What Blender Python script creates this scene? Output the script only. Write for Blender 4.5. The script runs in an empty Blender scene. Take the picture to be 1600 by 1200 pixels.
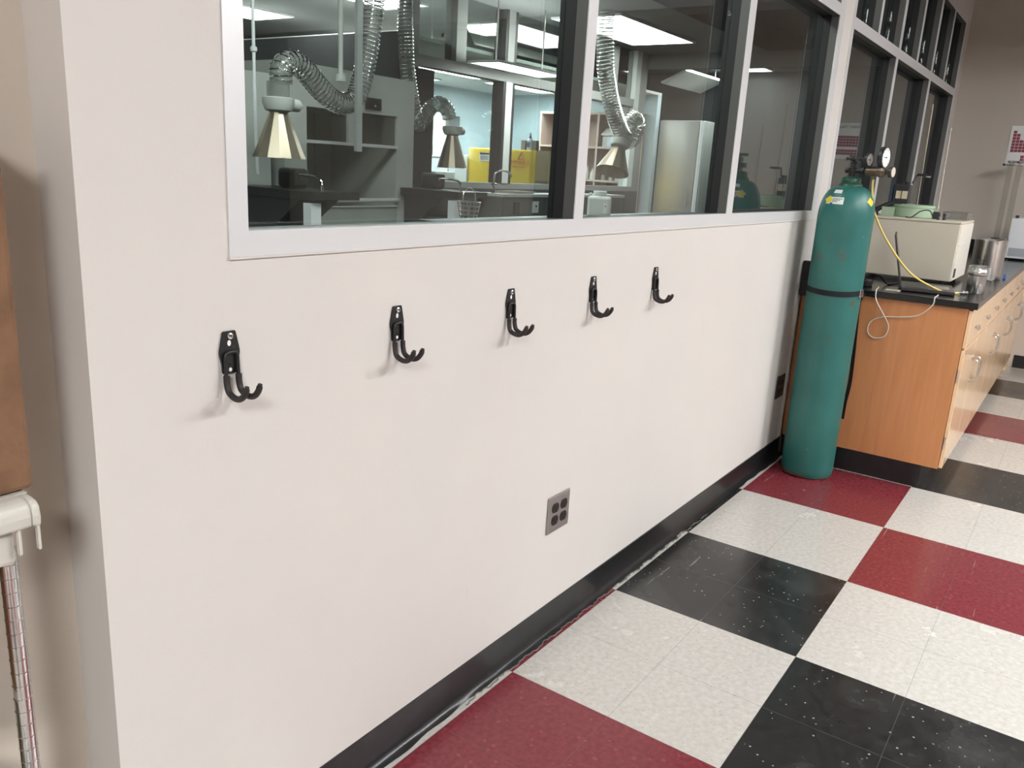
import bpy, bmesh, math, random
from mathutils import Vector, Matrix
random.seed(7)
S = bpy.context.scene
COL = S.collection
PI = math.pi

# ------------------------------------------------------------------ materials
def new_mat(name):
    m = bpy.data.materials.new(name); m.use_nodes = True
    nt = m.node_tree
    for n in list(nt.nodes): nt.nodes.remove(n)
    out = nt.nodes.new('ShaderNodeOutputMaterial')
    return m, nt, out

def pr(name, col, rough=.5, metal=0., bump=0., bscale=200., var=0., vscale=6., coat=0., spec=.5):
    m, nt, out = new_mat(name)
    b = nt.nodes.new('ShaderNodeBsdfPrincipled')
    b.inputs['Roughness'].default_value = rough
    b.inputs['Metallic'].default_value = metal
    b.inputs['Coat Weight'].default_value = coat
    b.inputs['Specular IOR Level'].default_value = spec
    b.inputs['Base Color'].default_value = (*col, 1)
    nt.links.new(b.outputs[0], out.inputs[0])
    tc = nt.nodes.new('ShaderNodeTexCoord')
    if var:
        n = nt.nodes.new('ShaderNodeTexNoise'); n.inputs['Scale'].default_value = vscale; n.inputs['Detail'].default_value = 5
        nt.links.new(tc.outputs['Object'], n.inputs['Vector'])
        r = nt.nodes.new('ShaderNodeValToRGB')
        r.color_ramp.elements[0].position = .3; r.color_ramp.elements[1].position = .7
        r.color_ramp.elements[0].color = (*[c * (1 - var) for c in col], 1)
        r.color_ramp.elements[1].color = (*[min(1, c * (1 + var)) for c in col], 1)
        nt.links.new(n.outputs['Fac'], r.inputs[0]); nt.links.new(r.outputs[0], b.inputs['Base Color'])
    if bump:
        n2 = nt.nodes.new('ShaderNodeTexNoise'); n2.inputs['Scale'].default_value = bscale
        nt.links.new(tc.outputs['Object'], n2.inputs['Vector'])
        bp = nt.nodes.new('ShaderNodeBump'); bp.inputs['Strength'].default_value = bump; bp.inputs['Distance'].default_value = .002
        nt.links.new(n2.outputs['Fac'], bp.inputs['Height']); nt.links.new(bp.outputs[0], b.inputs['Normal'])
    return m

def emit(name, col, st):
    m, nt, out = new_mat(name)
    e = nt.nodes.new('ShaderNodeEmission'); e.inputs[0].default_value = (*col, 1); e.inputs[1].default_value = st
    nt.links.new(e.outputs[0], out.inputs[0]); return m

def pane_mat(name, tint, refl=1.0, ior=1.5):
    m, nt, out = new_mat(name)
    t = nt.nodes.new('ShaderNodeBsdfTransparent'); t.inputs[0].default_value = (*tint, 1)
    g = nt.nodes.new('ShaderNodeBsdfGlossy'); g.inputs['Roughness'].default_value = .0; g.inputs[0].default_value = (refl, refl, refl, 1)
    f = nt.nodes.new('ShaderNodeFresnel')
    ge = nt.nodes.new('ShaderNodeNewGeometry'); mr = nt.nodes.new('ShaderNodeMapRange')
    mr.inputs[3].default_value = ior; mr.inputs[4].default_value = 1 / ior
    nt.links.new(ge.outputs['Backfacing'], mr.inputs[0]); nt.links.new(mr.outputs[0], f.inputs[0])
    mx = nt.nodes.new('ShaderNodeMixShader')
    nt.links.new(f.outputs[0], mx.inputs[0]); nt.links.new(t.outputs[0], mx.inputs[1]); nt.links.new(g.outputs[0], mx.inputs[2])
    nt.links.new(mx.outputs[0], out.inputs[0]); return m

def wood(name, c1, c2, rough=.35, coat=.0, axis='Z'):
    m, nt, out = new_mat(name)
    b = nt.nodes.new('ShaderNodeBsdfPrincipled'); b.inputs['Roughness'].default_value = rough; b.inputs['Coat Weight'].default_value = coat
    b.inputs['Coat Roughness'].default_value = .12
    tc = nt.nodes.new('ShaderNodeTexCoord'); mp = nt.nodes.new('ShaderNodeMapping')
    mp.inputs['Scale'].default_value = (14, 14, 1.1) if axis == 'Z' else (1.1, 14, 14)
    n = nt.nodes.new('ShaderNodeTexNoise'); n.inputs['Scale'].default_value = 2.2; n.inputs['Detail'].default_value = 8; n.inputs['Distortion'].default_value = .6
    r = nt.nodes.new('ShaderNodeValToRGB'); r.color_ramp.elements[0].position = .3; r.color_ramp.elements[1].position = .72
    r.color_ramp.elements[0].color = (*c1, 1); r.color_ramp.elements[1].color = (*c2, 1)
    nt.links.new(tc.outputs['Object'], mp.inputs[0]); nt.links.new(mp.outputs[0], n.inputs['Vector']); nt.links.new(n.outputs['Fac'], r.inputs[0])
    nt.links.new(r.outputs[0], b.inputs['Base Color']); nt.links.new(b.outputs[0], out.inputs[0]); return m

TILE = .6096; WOFF = .0382
def floor_mat():
    m, nt, out = new_mat('vinyl_floor_tiles')
    L = nt.links.new; N = nt.nodes.new
    def math_(op, a, b=None, c=None):
        n = N('ShaderNodeMath'); n.operation = op
        for i, v in enumerate((a, b, c)):
            if v is None: continue
            if isinstance(v, (int, float)): n.inputs[i].default_value = v
            else: L(v, n.inputs[i])
        return n.outputs[0]
    def mix(fac, a, b, kind='MIX'):
        n = N('ShaderNodeMix'); n.data_type = 'RGBA'; n.blend_type = kind
        if isinstance(fac, (int, float)): n.inputs[0].default_value = fac
        else: L(fac, n.inputs[0])
        for i, v in ((6, a), (7, b)):
            if isinstance(v, tuple): n.inputs[i].default_value = (*v, 1)
            else: L(v, n.inputs[i])
        return n.outputs[2]
    geo = N('ShaderNodeNewGeometry'); sep = N('ShaderNodeSeparateXYZ'); L(geo.outputs['Position'], sep.inputs[0])
    X, Y = sep.outputs[0], sep.outputs[1]
    fx = math_('DIVIDE', X, TILE); fy = math_('DIVIDE', math_('SUBTRACT', math_('MULTIPLY', Y, -1.), WOFF), TILE)
    n = math_('FLOOR', fx); c = math_('FLOOR', fy)
    s = math_('FLOORED_MODULO', math_('ADD', n, c), 4.)
    isblack = math_('COMPARE', s, 1., .2); isred = math_('COMPARE', s, 3., .2)
    def noise(scale, det=3, rough=.5):
        t = N('ShaderNodeTexNoise'); t.inputs['Scale'].default_value = scale; t.inputs['Detail'].default_value = det; t.inputs['Roughness'].default_value = rough
        L(geo.outputs['Position'], t.inputs['Vector']); return t.outputs['Fac']
    def ramp(v, a, b):
        r = N('ShaderNodeMapRange'); r.inputs[1].default_value = a; r.inputs[2].default_value = b; L(v, r.inputs[0]); return r.outputs[0]
    def flecks(scale, size, chance):
        v = N('ShaderNodeTexVoronoi'); v.inputs['Scale'].default_value = scale; L(geo.outputs['Position'], v.inputs['Vector'])
        w = N('ShaderNodeSeparateColor'); L(v.outputs['Color'], w.inputs[0])
        return math_('MULTIPLY', math_('LESS_THAN', v.outputs['Distance'], size), math_('LESS_THAN', w.outputs[0], chance))
    white = mix(ramp(noise(60, 4), .35, .7), (.47, .445, .405), (.555, .53, .49))
    white = mix(math_('MULTIPLY', flecks(95, .34, .08), .38), white, (.36, .30, .24))
    white = mix(math_('MULTIPLY', flecks(60, .15, .12), .55), white, (.25, .22, .2))
    white = mix(math_('MULTIPLY', flecks(55, .30, .10), .22), white, (.70, .68, .64))
    red = mix(ramp(noise(70, 4), .35, .68), (.15, .02, .027), (.205, .032, .042))
    red = mix(math_('MULTIPLY', flecks(50, .25, .15), .35), red, (.33, .09, .10))
    blk = mix(ramp(noise(40, 4), .4, .7), (.014, .0135, .0135), (.024, .023, .023))
    blk = mix(math_('MULTIPLY', flecks(55, .17, .10), .7), blk, (.36, .35, .32))
    blk = mix(math_('MULTIPLY', flecks(95, .24, .05), .5), blk, (.36, .35, .32))
    # dull scuffed wax film on the dark tiles
    scf = ramp(noise(2.3, 6, .65), .5, .78)
    blk = mix(math_('MULTIPLY', scf, .28), blk, (.16, .16, .155))
    col = mix(isred, mix(isblack, white, blk), red)
    # seams every 12 inches
    def seam(v, w):
        h = math_('MULTIPLY', v, 2.); fr = math_('FRACT', h); d = math_('MINIMUM', fr, math_('SUBTRACT', 1., fr)); return math_('LESS_THAN', d, w)
    sm = math_('MAXIMUM', seam(fx, .0035), seam(fy, .0035))
    col = mix(math_('MULTIPLY', sm, .35), col, (.12, .10, .09))
    # short thin scratches, two directions
    for rot, seed in ((.5, 1.), (2.1, 7.)):
        mp = N('ShaderNodeMapping'); mp.inputs['Rotation'].default_value = (0, 0, rot); mp.inputs['Location'].default_value = (seed, 0, 0); mp.inputs['Scale'].default_value = (1.6, 34, 1)
        L(geo.outputs['Position'], mp.inputs[0])
        t = N('ShaderNodeTexNoise'); t.inputs['Scale'].default_value = 1.5; t.inputs['Detail'].default_value = 2; L(mp.outputs[0], t.inputs['Vector'])
        scr = ramp(t.outputs['Fac'], .735, .76)
        col = mix(math_('MULTIPLY', scr, .22), col, (.5, .48, .45))
    b = N('ShaderNodeBsdfPrincipled'); L(col, b.inputs['Base Color'])
    rg = math_('ADD', math_('MULTIPLY', ramp(noise(3.1, 6, .6), .35, .7), .14), .16)
    L(rg, b.inputs['Roughness'])
    bp = N('ShaderNodeBump'); bp.inputs['Strength'].default_value = .12; bp.inputs['Distance'].default_value = .01
    L(noise(5, 3), bp.inputs['Height']); L(bp.outputs[0], b.inputs['Normal'])
    L(b.outputs[0], out.inputs[0]); return m

def wall_mat(name, col):
    m, nt, out = new_mat(name); L = nt.links.new; N = nt.nodes.new
    b = N('ShaderNodeBsdfPrincipled'); b.inputs['Roughness'].default_value = .6; b.inputs['Specular IOR Level'].default_value = .3
    g = N('ShaderNodeNewGeometry')
    n = N('ShaderNodeTexNoise'); n.inputs['Scale'].default_value = 1.6; n.inputs['Detail'].default_value = 8; n.inputs['Roughness'].default_value = .62; L(g.outputs['Position'], n.inputs['Vector'])
    r = N('ShaderNodeValToRGB'); r.color_ramp.elements[0].position = .3; r.color_ramp.elements[1].position = .62
    r.color_ramp.elements[0].color = (*[c * .95 for c in col], 1); r.color_ramp.elements[1].color = (*col, 1); L(n.outputs['Fac'], r.inputs[0])
    # faint scuffs
    mp = N('ShaderNodeMapping'); mp.inputs['Scale'].default_value = (9, 9, 1.6); L(g.outputs['Position'], mp.inputs[0])
    s = N('ShaderNodeTexNoise'); s.inputs['Scale'].default_value = 3.5; s.inputs['Detail'].default_value = 4; L(mp.outputs[0], s.inputs['Vector'])
    sr = N('ShaderNodeMapRange'); sr.inputs[1].default_value = .70; sr.inputs[2].default_value = .78; sr.inputs[4].default_value = .22; L(s.outputs['Fac'], sr.inputs[0])
    mx = N('ShaderNodeMix'); mx.data_type = 'RGBA'; L(sr.outputs[0], mx.inputs[0]); L(r.outputs[0], mx.inputs[6]); mx.inputs[7].default_value = (*[c * .72 for c in col], 1)
    L(mx.outputs[2], b.inputs['Base Color'])
    n2 = N('ShaderNodeTexNoise'); n2.inputs['Scale'].default_value = 140; L(g.outputs['Position'], n2.inputs['Vector'])
    bp = N('ShaderNodeBump'); bp.inputs['Strength'].default_value = .06; bp.inputs['Distance'].default_value = .003; L(n2.outputs['Fac'], bp.inputs['Height']); L(bp.outputs[0], b.inputs['Normal'])
    L(b.outputs[0], out.inputs[0]); return m

def cylinder_paint():
    m, nt, out = new_mat('teal_cylinder_paint'); L = nt.links.new; N = nt.nodes.new
    b = N('ShaderNodeBsdfPrincipled'); b.inputs['Roughness'].default_value = .42
    tc = N('ShaderNodeTexCoord'); sep = N('ShaderNodeSeparateXYZ'); L(tc.outputs['Object'], sep.inputs[0])
    n = N('ShaderNodeTexNoise'); n.inputs['Scale'].default_value = 6; n.inputs['Detail'].default_value = 6; L(tc.outputs['Object'], n.inputs['Vector'])
    r = N('ShaderNodeValToRGB'); r.color_ramp.elements[0].position = .3; r.color_ramp.elements[1].position = .7
    r.color_ramp.elements[0].color = (.0185, .118, .103, 1); r.color_ramp.elements[1].color = (.027, .150, .133, 1); L(n.outputs['Fac'], r.inputs[0])
    n2 = N('ShaderNodeTexNoise'); n2.inputs['Scale'].default_value = 11; n2.inputs['Detail'].default_value = 7; n2.inputs['Roughness'].default_value = .65; L(tc.outputs['Object'], n2.inputs['Vector'])
    mr = N('ShaderNodeMapRange'); mr.inputs[1].default_value = .635; mr.inputs[2].default_value = .70; L(n2.outputs['Fac'], mr.inputs[0])
    # worn rim: rust gathers near the foot
    foot = N('ShaderNodeMapRange'); foot.inputs[1].default_value = .05; foot.inputs[2].default_value = .0; foot.inputs[4].default_value = .22; L(sep.outputs[2], foot.inputs[0])
    ad = N('ShaderNodeMath'); ad.operation = 'ADD'; L(n2.outputs['Fac'], ad.inputs[0]); L(foot.outputs[0], ad.inputs[1])
    L(ad.outputs[0], mr.inputs[0])
    mx = N('ShaderNodeMix'); mx.data_type = 'RGBA'; L(mr.outputs[0], mx.inputs[0]); L(r.outputs[0], mx.inputs[6]); mx.inputs[7].default_value = (.13, .065, .04, 1)
    v = N('ShaderNodeTexVoronoi'); v.inputs['Scale'].default_value = 16; L(tc.outputs['Object'], v.inputs['Vector'])
    lt = N('ShaderNodeMath'); lt.operation = 'LESS_THAN'; lt.inputs[1].default_value = .045; L(v.outputs['Distance'], lt.inputs[0])
    mx2 = N('ShaderNodeMix'); mx2.data_type = 'RGBA'; L(lt.outputs[0], mx2.inputs[0]); L(mx.outputs[2], mx2.inputs[6]); mx2.inputs[7].default_value = (.10, .30, .26, 1)
    L(mx2.outputs[2], b.inputs['Base Color']); L(b.outputs[0], out.inputs[0]); return m

M = {}
M['wall'] = wall_mat('warm_white_wall_paint', (.675, .64, .60))
M['far_wall'] = wall_mat('far_wall_paint', (.56, .50, .44))
M['back_wall'] = wall_mat('back_wall_paint', (.16, .17, .17))
M['recess'] = wall_mat('shaded_tan_wall_paint', (.62, .55, .465))  # tan paint, darkened all over so the recess shadow sits in its colour
M['ceiling'] = pr('ceiling_tile', (.50, .49, .47), .9, var=.04, vscale=30)
M['floor'] = floor_mat()
M['base'] = pr('black_cove_base_vinyl', (.012, .012, .013), .3, var=.3, vscale=20)
M['caulk'] = pr('old_clear_caulk', (.20, .19, .175), .15)
M['alu'] = pr('satin_aluminium', (.73, .73, .73), .38, .25, bump=.05, bscale=400)
M['stop'] = pr('dark_grey_anodised_stop', (.125, .12, .115), .45, .2)
M['gasket'] = pr('black_rubber_gasket', (.012, .012, .012), .55)
M['glass'] = pane_mat('grey_tinted_window_glass', (.74, .775, .765))
M['glass2'] = pane_mat('inner_window_glass', (.86, .90, .90))
M['black'] = pr('black_powder_coat', (.012, .011, .011), .45, bump=.1, bscale=600)
M['rubber'] = pr('black_rubber_grip', (.022, .018, .017), .55)
M['steel'] = pr('brushed_stainless', (.62, .60, .57), .28, .95, var=.08, vscale=20)
M['plate'] = pr('stainless_cover_plate', (.40, .36, .34), .42, .7)
M['chrome'] = pr('chrome', (.85, .85, .85), .08, 1.)
M['post'] = pr('satin_chrome', (.72, .70, .69), .2, 1.)
M['brown'] = pr('dark_brown_plastic', (.022, .016, .014), .4)
M['slot'] = pr('dark_slot', (.003, .003, .003), .8)
M['teal'] = cylinder_paint()
M['dkgreen'] = pr('dark_green_collar_paint', (.014, .075, .042), .4, var=.3, vscale=15)
M['brass'] = pr('aged_brass', (.16, .115, .085), .42, .7, var=.25, vscale=40)
M['dkmetal'] = pr('dark_valve_metal', (.045, .045, .045), .45, .6)
M['paper'] = pr('white_paper', (.82, .82, .80), .6)
M['dial'] = pr('white_dial', (.85, .84, .81), .35)
M['yellow'] = pr('yellow_sticker', (.78, .60, .04), .45)
M['hose'] = pr('yellow_hose', (.76, .60, .19), .4)
M['strap'] = pr('black_webbing', (.006, .007, .009), .85, bump=.3, bscale=900)
M['endwood'] = wood('orange_oak_laminate', (.51, .205, .078), (.60, .262, .108), .42)
M['doorwood'] = wood('pale_maple_veneer', (.80, .545, .32), (.86, .60, .365), .25, .5)
M['counter'] = pr('black_epoxy_worktop', (.010, .010, .010), .18)
M['cream'] = pr('cream_enamel', (.62, .56, .45), .42, var=.03)
M['creamlt'] = pr('cream_enamel_panel', (.80, .76, .66), .35)
M['greenen'] = pr('pale_green_enamel', (.36, .48, .34), .45)
M['dkgrey'] = pr('dark_grey_plastic', (.03, .03, .032), .4)
M['laptop'] = pr('charcoal_laptop_shell', (.05, .045, .045), .35, .3)
M['screen'] = pr('dark_screen', (.01, .01, .012), .12)
M['clear'] = pane_mat('clear_acrylic', (.90, .91, .90), 1., 1.45)
M['tube'] = pane_mat('clear_glassware', (.93, .93, .92), 1., 1.25)
M['white'] = pr('white_enamel', (.72, .73, .74), .4)
M['whitep'] = pr('white_plastic', (.58, .56, .49), .45)
M['cable'] = pr('white_cable', (.66, .62, .56), .5)
M['card'] = pr('brown_cardboard', (.20, .105, .055), .85, bump=.5, bscale=120, var=.22, vscale=18)
M['canvas'] = pr('olive_canvas', (.11, .095, .06), .9, bump=.4, bscale=80, var=.3, vscale=9)
M['crimson'] = pr('crimson_print', (.28, .05, .075), .6)
M['ink'] = pr('black_ink', (.02, .02, .022), .6)
M['redink'] = pr('red_ink', (.60, .06, .05), .5)
M['bluep'] = pr('blue_plastic', (.03, .12, .42), .45)
# rooms behind the glass
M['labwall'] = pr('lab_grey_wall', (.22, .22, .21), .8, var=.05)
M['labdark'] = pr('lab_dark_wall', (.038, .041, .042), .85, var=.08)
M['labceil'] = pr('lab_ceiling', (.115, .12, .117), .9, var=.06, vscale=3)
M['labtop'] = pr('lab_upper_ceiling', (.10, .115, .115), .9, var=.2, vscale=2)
M['tealwall'] = pr('pale_teal_wall', (.60, .72, .755), .8, var=.02)
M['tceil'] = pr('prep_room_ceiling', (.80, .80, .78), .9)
M['hoodlt'] = pr('fume_hood_panel', (.56, .58, .55), .5)
M['hooddk'] = pr('fume_hood_lining', (.37, .395, .365), .6, var=.05)
M['sash'] = pane_mat('fume_hood_sash_glass', (.72, .75, .72), 1.)
M['bench'] = pr('black_bench_resin', (.02, .021, .021), .35)
M['benchgrey'] = pr('grey_bench_panel', (.10, .105, .10), .5)
M['duct'] = None
M['cone'] = pr('spun_aluminium_cone', (.46, .39, .30), .42, .9)
M['flam'] = pr('safety_yellow_enamel', (.80, .55, .04), .45)
M['tan'] = pr('tan_board', (.42, .30, .19), .6)
M['shelfw'] = pr('pink_brown_shelf_board', (.52, .40, .34), .55)
M['shelfd'] = pr('brown_shelf_back', (.25, .17, .14), .7)
M['jug'] = pr('cloudy_plastic_jug', (.62, .66, .63), .5)
M['red'] = pr('red_pipe_paint', (.10, .018, .02), .5)

def duct_mat():
    m, nt, out = new_mat('clear_ribbed_ducting'); L = nt.links.new; N = nt.nodes.new
    t = N('ShaderNodeBsdfTransparent'); t.inputs[0].default_value = (.75, .77, .75, 1)
    g = N('ShaderNodeBsdfPrincipled'); g.inputs['Base Color'].default_value = (.42, .43, .41, 1); g.inputs['Roughness'].default_value = .15
    mx = N('ShaderNodeMixShader'); mx.inputs[0].default_value = .38
    L(t.outputs[0], mx.inputs[1]); L(g.outputs[0], mx.inputs[2]); L(mx.outputs[0], out.inputs[0]); return m
M['duct'] = duct_mat()

# ------------------------------------------------------------------ geometry helpers
ROOT = {}          # object name -> world offset of its geometry

class MB:
    def __init__(s): s.bm = bmesh.new(); s.smooth = False
    def box(s, x0, x1, y0, y1, z0, z1, bev=0.):
        r = bmesh.ops.create_cube(s.bm, size=1.)
        vs = r['verts']
        for v in vs: v.co = Vector((x0 + (v.co.x + .5) * (x1 - x0), y0 + (v.co.y + .5) * (y1 - y0), z0 + (v.co.z + .5) * (z1 - z0)))
        if bev:
            es = list({e for v in vs for e in v.link_edges})
            bmesh.ops.bevel(s.bm, geom=es, offset=bev, segments=2, affect='EDGES', profile=.5)
        return s
    def quad(s, pts):
        s.bm.faces.new([s.bm.verts.new(p) for p in pts]); return s
    def lathe(s, prof, c=(0, 0, 0), axis=(0, 0, 1), seg=40, cap=True):
        ax = Vector(axis).normalized(); a = Vector((1, 0, 0)) if abs(ax.x) < .9 else Vector((0, 1, 0))
        u = (a - ax * a.dot(ax)).normalized(); w = ax.cross(u); c = Vector(c); rings = []
        for r, z in prof:
            if r < 1e-6: rings.append([s.bm.verts.new(c + ax * z)])
            else: rings.append([s.bm.verts.new(c + ax * z + (u * math.cos(2 * PI * i / seg) + w * math.sin(2 * PI * i / seg)) * r) for i in range(seg)])
        for A, B in zip(rings, rings[1:]):
            for i in range(seg):
                j = (i + 1) % seg
                if len(A) == 1 and len(B) == 1: continue
                if len(A) == 1: f = [A[0], B[j], B[i]]
                elif len(B) == 1: f = [A[i], A[j], B[0]]
                else: f = [A[i], A[j], B[j], B[i]]
                try: s.bm.faces.new(f)
                except ValueError: pass
        if cap:
            for R in (rings[0], rings[-1]):
                if len(R) > 2:
                    try: s.bm.faces.new(R)
                    except ValueError: pass
        s.smooth = True; return s
    def cyl(s, p, q, r, seg=20, r2=None):
        p, q = Vector(p), Vector(q); d = q - p
        return s.lathe([(r, 0), (r if r2 is None else r2, d.length)], p, d, seg)
    def tube(s, pts, r, seg=10, n=0, ribs=None):
        P = [Vector(p) for p in pts]
        if n: P = spline(P, n)
        R = r if callable(r) else (lambda t: r)
        rings = []; up = None
        for i, p in enumerate(P):
            d = (P[min(i + 1, len(P) - 1)] - P[max(i - 1, 0)]).normalized()
            if up is None:
                a = Vector((0, 0, 1)) if abs(d.z) < .9 else Vector((1, 0, 0)); up = (a - d * a.dot(d)).normalized()
            else: up = (up - d * up.dot(d)).normalized()
            w = d.cross(up); rr = R(i / (len(P) - 1))
            rings.append([s.bm.verts.new(p + (up * math.cos(2 * PI * k / seg) + w * math.sin(2 * PI * k / seg)) * rr) for k in range(seg)])
        for A, B in zip(rings, rings[1:]):
            for i in range(seg): s.bm.faces.new([A[i], A[(i + 1) % seg], B[(i + 1) % seg], B[i]])
        s.bm.faces.new(rings[0][::-1]); s.bm.faces.new(rings[-1]); s.smooth = True; return s
    def ribbon(s, pts, w, t, side):
        """flat strap along pts, width w along 'side' vector, thickness t"""
        P = [Vector(p) for p in pts]; rings = []
        for i, p in enumerate(P):
            d = (P[min(i + 1, len(P) - 1)] - P[max(i - 1, 0)]).normalized(); sd = Vector(side(i) if callable(side) else side); sd = (sd - d * sd.dot(d)).normalized(); nn = d.cross(sd)
            rings.append([s.bm.verts.new(p + sd * (a * w / 2) + nn * (b * t / 2)) for a, b in ((-1, -1), (1, -1), (1, 1), (-1, 1))])
        for A, B in zip(rings, rings[1:]):
            for i in range(4): s.bm.faces.new([A[i], A[(i + 1) % 4], B[(i + 1) % 4], B[i]])
        s.bm.faces.new(rings[0][::-1]); s.bm.faces.new(rings[-1]); return s
    def extr(s, outline, vec):
        """extruded polygon"""
        vec = Vector(vec); A = [s.bm.verts.new(p) for p in outline]; B = [s.bm.verts.new(Vector(p) + vec) for p in outline]; k = len(A)
        s.bm.faces.new(A[::-1]); s.bm.faces.new(B)
        for i in range(k): s.bm.faces.new([A[i], A[(i + 1) % k], B[(i + 1) % k], B[i]])
        return s
    def build(s, name, mat, parent=None, local=False, smooth=None, bevel=0.):
        me = bpy.data.meshes.new(name)
        off = Vector((0, 0, 0)) if (parent is None or local) else Vector(ROOT.get(parent.name, (0, 0, 0)))
        bmesh.ops.recalc_face_normals(s.bm, faces=s.bm.faces[:])
        for v in s.bm.verts: v.co -= off
        s.bm.to_mesh(me); s.bm.free()
        if s.smooth if smooth is None else smooth:
            me.shade_smooth() if hasattr(me, 'shade_smooth') else None
            me.set_sharp_from_angle(angle=math.radians(40))
        me.materials.append(M[mat] if isinstance(mat, str) else mat)
        o = bpy.data.objects.new(name, me); COL.objects.link(o)
        if parent: o.parent = parent; ROOT[o.name] = tuple(off)
        if bevel:
            b = o.modifiers.new('bevel', 'BEVEL'); b.width = bevel; b.segments = 2; b.limit_method = 'ANGLE'
        return o

def spline(P, n):
    out = []
    Q = [P[0] * 2 - P[1]] + P + [P[-1] * 2 - P[-2]]
    for i in range(1, len(Q) - 2):
        a, b, c, d = Q[i - 1], Q[i], Q[i + 1], Q[i + 2]
        for k in range(n):
            t = k / n
            out.append(.5 * ((2 * b) + (c - a) * t + (2 * a - 5 * b + 4 * c - d) * t * t + (3 * b - a - 3 * c + d) * t ** 3))
    out.append(P[-1]); return out

def thing(name, label, cat, loc, rz=0., group=None):
    o = bpy.data.objects.new(name, None); COL.objects.link(o); o.location = loc; o.rotation_euler = (0, 0, rz); o.empty_display_size = .05
    o['label'] = label; o['category'] = cat; o['kind'] = 'thing'
    if group: o['group'] = group
    ROOT[o.name] = tuple(loc); return o
def tag(o, label, cat, group=None, kind='thing'):
    o['label'] = label; o['category'] = cat; o['kind'] = kind
    if group: o['group'] = group
    return o
def struct(o): o['kind'] = 'structure'; return o
def sthing(name):
    o = bpy.data.objects.new(name, None); COL.objects.link(o); o['kind'] = 'structure'; ROOT[o.name] = (0, 0, 0); return o
def B(*a, **k): return MB().box(*a, **k)
def copy_tree(o, loc, label):
    c = o.copy(); COL.objects.link(c); c.location = loc; c['label'] = label
    def kids(src, dst):
        for ch in list(src.children):
            d = ch.copy(); COL.objects.link(d); d.parent = dst; kids(ch, d)
    kids(o, c); return c
def text_mesh(name, txt, size, mat, origin, xdir, ydir, parent=None, depth=.0006, align='CENTER'):
    cu = bpy.data.curves.new(name, 'FONT'); cu.body = txt; cu.size = size; cu.align_x = align; cu.align_y = 'CENTER'; cu.extrude = depth
    t = bpy.data.objects.new(name, cu); COL.objects.link(t)
    bpy.context.view_layer.update()
    me = bpy.data.meshes.new_from_object(t.evaluated_get(bpy.context.evaluated_depsgraph_get()))
    bpy.data.objects.remove(t); bpy.data.curves.remove(cu)
    xd = Vector(xdir).normalized(); yd = Vector(ydir).normalized(); zd = xd.cross(yd)
    off = Vector(ROOT.get(parent.name, (0, 0, 0))) if parent else Vector((0, 0, 0))
    mt = Matrix((xd, yd, zd)).transposed().to_4x4(); mt.translation = Vector(origin) - off
    me.transform(mt); me.materials.clear(); me.materials.append(M[mat])
    o = bpy.data.objects.new(name, me); COL.objects.link(o)
    if parent: o.parent = parent; ROOT[o.name] = tuple(off)
    return o

# ------------------------------------------------------------------ room shell (near room: y < 0)
XC = -1.103          # outer corner of the window wall
XF = 6.11            # far wall
CZ = 3.0
T0, T1 = 0., .12     # window wall thickness
struct(B(-7., XF, -8., .12, -.1, 0.).build('floor', 'floor'))
w = MB()
w.box(XC, XF, T0, T1, 0, 1.203)                     # below the windows
w.box(XC, -.861, T0, T1, 1.203, CZ)                 # left of window one
w.box(2.503, 2.652, T0, T1, 1.203, CZ)              # pier
w.box(5.95, XF, T0, T1, 1.203, CZ)
w.box(-.861, 2.503, T0, T1, 2.78, CZ); w.box(2.652, 5.95, T0, T1, 2.68, CZ)
struct(w.build('wall_front', 'wall'))
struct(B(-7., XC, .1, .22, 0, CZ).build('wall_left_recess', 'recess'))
struct(B(XF, XF + .1, -8., 0.12, 0, CZ).build('wall_far', 'far_wall'))
struct(B(-7.1, -7., -8., .22, 0, CZ).build('wall_left', 'far_wall'))
struct(B(-7., XF, -8.1, -8., 0, CZ).build('wall_back', 'back_wall'))
struct(B(-7., XF, -8., .12, CZ, CZ + .1).build('ceiling', 'ceiling'))

struct(B(4.60, 4.90, -8., -.001, 2.62, CZ).build('added_shade_beam', 'ceiling'))        # added beam, unseen, keeps light off the top of the far wall

# cove base: flat face with a toe that sweeps out on to the floor
def cove(x0, x1, name, wob=True):
    m = MB(); n = max(2, int((x1 - x0) / .02)); rows = []
    for i in range(n + 1):
        x = x0 + (x1 - x0) * i / n
        toe = .024 + (.003 * math.sin(x * 9.) + .0025 * math.sin(x * 41.) if wob else 0)
        if wob and .55 < x < 1.35: toe += .004 * math.sin(x * 57.) + .003 * math.sin(x * 113.)
        rows.append([m.bm.verts.new(p) for p in ((x, 0., .1016), (x, -.004, .1016), (x, -.004, .022), (x, -.008, .011), (x, -.015, .005), (x, -toe, .0015), (x, -toe, 0.), (x, 0., 0.))])
    for A, C in zip(rows, rows[1:]):
        for i in range(8): m.bm.faces.new([A[i], A[(i + 1) % 8], C[(i + 1) % 8], C[i]])
    m.bm.faces.new(rows[0]); m.bm.faces.new(rows[-1][::-1]); m.smooth = True
    return struct(m.build(name, 'base'))
cove(XC, 2.44, 'baseboard_front')
struct(B(XF - .006, XF, -8., -.77, 0, .1016).build('baseboard_far', 'base'))
# old bead of clear caulk squeezed out along the toe of the base
m = MB(); random.seed(3)
pts = [(x * .01, -.0265 - .0035 * math.sin(x * .57) - .0025 * math.sin(x * 1.9 + 1) - (.002 * random.random()), .0022) for x in range(-20, 145)]
m.tube(pts, .0017, 6)
struct(m.build('trim_2', 'caulk'))

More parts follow.
